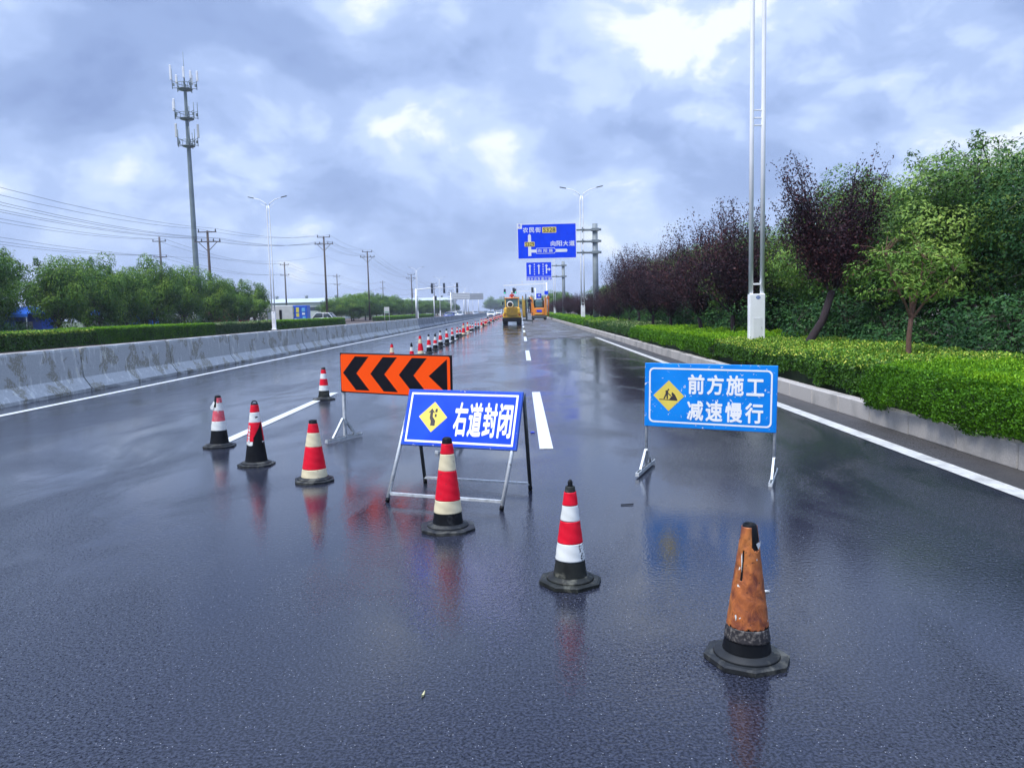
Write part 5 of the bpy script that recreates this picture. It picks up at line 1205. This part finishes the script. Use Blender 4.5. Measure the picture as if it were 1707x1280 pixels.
stall('market_stall', 'red roofed stall below the last trees of the left grove', 'stall', (-37.5, 98, 0), 4.4, 4, 2.1, 'roof_red', 'roof_red', .5, 0, ST)
t = thing('kiosk', 'white kiosk with a small raised top behind the far purple trees', 'kiosk', (12.3, 150, .1))
m = MB('wall_white'); m.box((0, 0, 1.3), (3.0, 2.6, 2.6)); m.build('wall', t); m = MB('glass_dark'); m.box((0, -1.31, .9), (1.7, .03, 1.5)); m.build('opening', t); m = MB('white_clean'); m.add([(-1.6, -1.4, 2.6), (1.6, -1.4, 2.6), (1.6, 1.4, 2.6), (-1.6, 1.4, 2.6), (-.3, 0, 3.8), (.3, 0, 3.8)], [(0, 1, 5, 4), (1, 2, 5), (2, 3, 4, 5), (3, 0, 4)]); m.build('roof', t)
# long pale warehouses far left
def warehouse(label, x, y, w, dep, h, rz):
    t = thing('warehouse', label, 'building', (x, y, 0), rz, 'pale warehouses far behind')
    m = MB('wall_pale'); m.box((0, 0, h/2), (w, dep, h)); wl = m.build('wall', t)
    m = MB('roof_pale'); m.add([(-w/2-.5, -dep/2-.5, h), (w/2+.5, -dep/2-.5, h), (w/2+.5, 0, h+1.6), (-w/2-.5, 0, h+1.6), (w/2+.5, dep/2+.5, h), (-w/2-.5, dep/2+.5, h)], [(0, 1, 2, 3), (3, 2, 4, 5), (0, 3, 5), (1, 4, 2)]); rf = m.build('roof', t)
    for k in range(6):
        m = MB('grey_paint'); m.lathe([(.5, 0), (.5, .6), (.7, .8), (.1, 1.2)], 10, (-w/2+w*(k+.5)/6, 0, h+1.5)); m.build('vent', rf)
    for k in range(int(w/9)):
        m = MB('glass_dark'); m.box((-w/2+5+k*9, -dep/2-.02, h*.62), (4, .06, 1.2)); m.build('window', wl)
warehouse('long pale warehouse with a flat grey roof behind the white truck', -88, 262, 60, 26, 5.6, R(3))
warehouse('second long pale warehouse behind the far grove', -70, 380, 75, 30, 7.0, R(2))

# ------------------------------------------------------------------ road machines
t = thing('road_roller', 'yellow road machine seen from behind with black drum and cab, before the orange one', 'construction vehicle', (-.95, 84.6, 0))
for x in (-.75, .75):
    m = MB('tyre'); m.M = Matrix.Translation((x, 0, .42)) @ Matrix.Rotation(PI/2, 4, 'Y'); m.lathe([(.15, -.28), (.38, -.28), (.42, -.22), (.42, .22), (.38, .28), (.15, .28)], 22); m.build('wheel', t)
m = MB('black_frame'); m.box((0, .3, .52), (2.12, 2.5, .42), bev=.05); m.build('chassis', t)
m = MB('machine_yellow'); m.box((0, .3, 1.02), (2.0, 2.2, .55), bev=.06); m.box((0, .1, 1.52), (1.78, 2.0, .6), bev=.06); bd = m.build('body', t)
m = MB('machine_grill'); m.box((0, -.92, 1.40), (1.2, .03, .85))
for k in range(9): m.box((0, -.95, 1.05+k*.1), (1.1, .03, .03))
m.build('grille', bd)
for x in (-.8, .8): m = MB('red_light'); m.box((x, -.82, 1.05), (.16, .06, .12)); m.build('tail_light', bd)
m = MB('white_plastic'); m.box((0, -.86, .6), (1.3, .03, .09)); m.build('number_plate', bd)
m = MB('machine_yellow')
for x in (-.72, .72):
    for y in (.3, 1.3): m.beam((x, y, 1.8), (x, y, 2.85), .08)
m.box((0, .8, 1.85), (1.5, 1.1, .1)); cab = m.build('cab', t)
m = MB('glass_green'); m.box((0, .32, 2.38), (1.36, .03, .9)); m.box((0, 1.28, 2.38), (1.36, .03, .9)); m.box((-.7, .8, 2.38), (.03, .9, .9)); m.box((.7, .8, 2.38), (.03, .9, .9)); m.build('window', cab)
m = MB('machine_orange'); m.box((0, .8, 2.9), (1.65, 1.3, .1), bev=.04); m.build('roof', cab)
m = MB('tyre'); m.M = Matrix.Translation((-.2, .16, 2.2)) @ Matrix.Rotation(PI/2, 4, 'X'); m.lathe([(.12, -.08), (.27, -.08), (.27, .08), (.12, .08)], 20); m.use('white_plastic'); m.lathe([(.27, -.03), (.36, -.03), (.36, .03), (.27, .03)], 20); m.build('spare_wheel', t)
m = MB('black_frame')
for s_ in (-1, 1): m.box((s_*1.0, .4, 2.35), (.16, .08, .36), bev=.02); m.beam((s_*.75, .4, 2.5), (s_*1.0, .4, 2.5), .04)
m.build('mirror', t)
m = MB('machine_grill'); m.box((1.32, .6, 1.7), (.35, .6, 1.9), bev=.05); m.box((1.2, .6, 2.75), (.12, .2, .7)); m.use('steel_dark'); m.beam((1.55, .3, .4), (1.55, .3, 3.3), .12); m.beam((1.15, .3, .45), (2.2, .2, .35), .16); m.build('side_conveyor', t)
m = MB('steel_dark'); m.box((1.95, .8, 1.22), (.7, .9, .06)); m.beam((1.65, .8, 1.2), (1.65, .8, .3), .08); m.beam((2.25, .5, 1.22), (2.25, .5, .1), .06); m.build('platform', t)
t = thing('milling_machine', 'orange road machine with rounded dark window and a blue sign on top', 'construction vehicle', (2.75, 116, 0))
m = MB('machine_orange')
for s_ in (-1, 1): m.add([(s_*.75, -1.5, .7), (s_*1.15, -1.5, .7), (s_*1.15, -1.5, 3.2), (s_*.95, -1.5, 3.4), (s_*.72, -1.5, 1.9), (s_*.75, 1.8, .7), (s_*1.15, 1.8, .7), (s_*1.15, 1.8, 3.2), (s_*.95, 1.8, 3.4), (s_*.72, 1.8, 1.9)],
        [(0, 1, 2, 3, 4)[::s_], (5, 6, 7, 8, 9)[::-s_]]+[(i, 5+i, 5+(i+1) % 5, (i+1) % 5)[::s_] for i in range(5)])
m.box((0, -1.35, 1.25), (1.6, .5, 1.1), bev=.1); m.box((0, .4, 1.0), (1.7, 2.8, .7), bev=.05); bd = m.build('body', t)
m = MB('glass_green'); m.box((0, -1.2, 2.35), (1.25, .5, 1.2), bev=.22); m.build('window', bd)
m = MB('black_frame'); m.box((0, -.9, 2.35), (1.5, .5, 1.4), bev=.15); m.build('window_frame', bd)
m = MB('blue_far'); m.box((0, -1.62, 1.35), (.75, .04, .3)); m.build('number_plate', bd)
m = MB('yellow_patch'); m.box((-.1, -1.615, .93), (1.0, .03, .12)); m.build('stripe', bd)
m = MB('blue_far'); m.box((0, -1.3, 3.55), (.75, .06, .75), bev=.02); sg = m.build('arrow_sign', t)
m = MB('white_clean'); m.M = Matrix.Translation((0, -1.335, 3.6)); m.art([(-.2, 0), (.05, .22), (.15, .22), (.02, .05), (.2, .05), (.2, -.08), (.02, -.08), (.15, -.2)], 0, .01); m.M = None; m.box((0, -1.34, 3.12), (.7, .03, .2)); m.build('arrow', sg)
m = MB('machine_orange'); m.tube([(-1.25, -1, 1.0), (-1.3, -1, 2.6), (-1.2, -1, 3.5)], .1, 8); m.build('exhaust', t)
m = MB('cloth_orange'); m.tube([(1.35, -1.2, .5), (1.4, -1.2, 3.2)], .11, 8); m.box((1.35, -1.2, 3.3), (.4, .3, .4), bev=.05); m.build('hydraulic_post', t)
for s_ in (-1, 1):
    for y in (-1.0, 1.3):
        m = MB('tyre'); m.box((s_*.9, y, .33), (.4, 1.1, .62), bev=.12); m.build('track', t)
m = MB('steel_dark'); m.box((0, -1.5, .45), (2.0, .4, .4), bev=.05); m.build('drum_housing', t)

# ------------------------------------------------------------------ workers
def person(label, loc, rz, top, legs, arm_up=0.):
    t = thing('person', label, 'person', loc, rz, 'road workers')
    J = [(0, 0, .95), (0, 0, 1.15), (0, -.01, 1.38), (0, -.02, 1.5), (0, -.03, 1.62), (0, -.03, 1.72)]; Rr = [(.15, .11), (.13, .1), (.17, .11), (.06, .06), (.085, .1), (.07, .08)]
    E = [(0, 1), (1, 2), (2, 3), (3, 4), (4, 5)]
    for s_ in (-1, 1):
        b0 = len(J)
        J += [(s_*.19, 0, 1.42), (s_*.27, -.05, 1.15+arm_up*.1), (s_*.25, -.25, 1.0+arm_up*.3), (s_*.24, -.31, .97+arm_up*.33)]; Rr += [(.06, .06), (.045, .045), (.035, .035), (.035, .03)]
        E += [(2, b0), (b0, b0+1), (b0+1, b0+2), (b0+2, b0+3)]
        b1 = len(J); J += [(s_*.1, 0, .86), (s_*.12, -.03, .48), (s_*.12, .02, .09), (s_*.13, -.14, .05)]; Rr += [(.09, .09), (.062, .062), (.045, .045), (.045, .035)]
        E += [(0, b1), (b1, b1+1), (b1+1, b1+2), (b1+2, b1+3)]
    me = bpy.data.meshes.new('body'); me.from_pydata(J, E, []); me.materials.append(MAT['skin']); me.materials.append(MAT[top]); me.materials.append(MAT[legs]); o = link(bpy.data.objects.new('body', me))
    md = o.modifiers.new('s', 'SKIN'); ly = me.skin_vertices[0].data
    for i, q in enumerate(Rr): ly[i].radius = q
    ly[0].use_root = True; o.modifiers.new('u', 'SUBSURF').levels = 2; o.modifiers['u'].render_levels = 2
    bpy.context.view_layer.update(); dg = bpy.context.evaluated_depsgraph_get(); nm = bpy.data.meshes.new_from_object(o.evaluated_get(dg)); bpy.data.objects.remove(o)
    if not nm.materials: pass
    for k in range(3-len(nm.materials)): nm.materials.append(MAT[(top, legs, 'skin')[k]])
    for p in nm.polygons:
        c_ = p.center; p.material_index = 0 if c_.z > 1.5 or (abs(c_.x) > .2 and c_.y < -.24) else (1 if c_.z > .93 else 2); p.use_smooth = True
    b_ = link(bpy.data.objects.new('body', nm), t)
    m = MB('helmet'); m.lathe([(.125, 1.70), (.12, 1.76), (.09, 1.82), (.03, 1.845), (.002, 1.847)], 16, (0, -.03, 0)); m.lathe([(.15, 1.70), (.12, 1.715)], 16, (0, -.03, 0), cap=False); m.build('helmet', t)
    return t
person('worker in a red top standing up through the roof line of the yellow machine', (-.95, 86.4, 1.85), .2, 'cloth_red', 'cloth_dark', .6)
person('worker in dark clothes standing on the side platform of the yellow machine', (1.0, 85.4, 1.25), .5, 'cloth_dark', 'cloth_dark', .2)

# ------------------------------------------------------------------ haze
HZ = 1
if HZ:
    m = MB('galv'); m.mats = []; hb = NB('haze'); hb.t.nodes.remove(hb.b); pv = hb.n('ShaderNodeVolumePrincipled'); pv.inputs['Color'].default_value = (.80, .86, 1, 1); pv.inputs['Density'].default_value = .00035; pv.inputs['Anisotropy'].default_value = .2
    hb.l(pv.outputs[0], hb.out.inputs['Volume']); MAT['haze'] = hb.m; m = MB('haze'); m.box((0, 2070, 20.5), (3040, 4300, 43.2)); tag(m.build('haze'), kind='stuff')
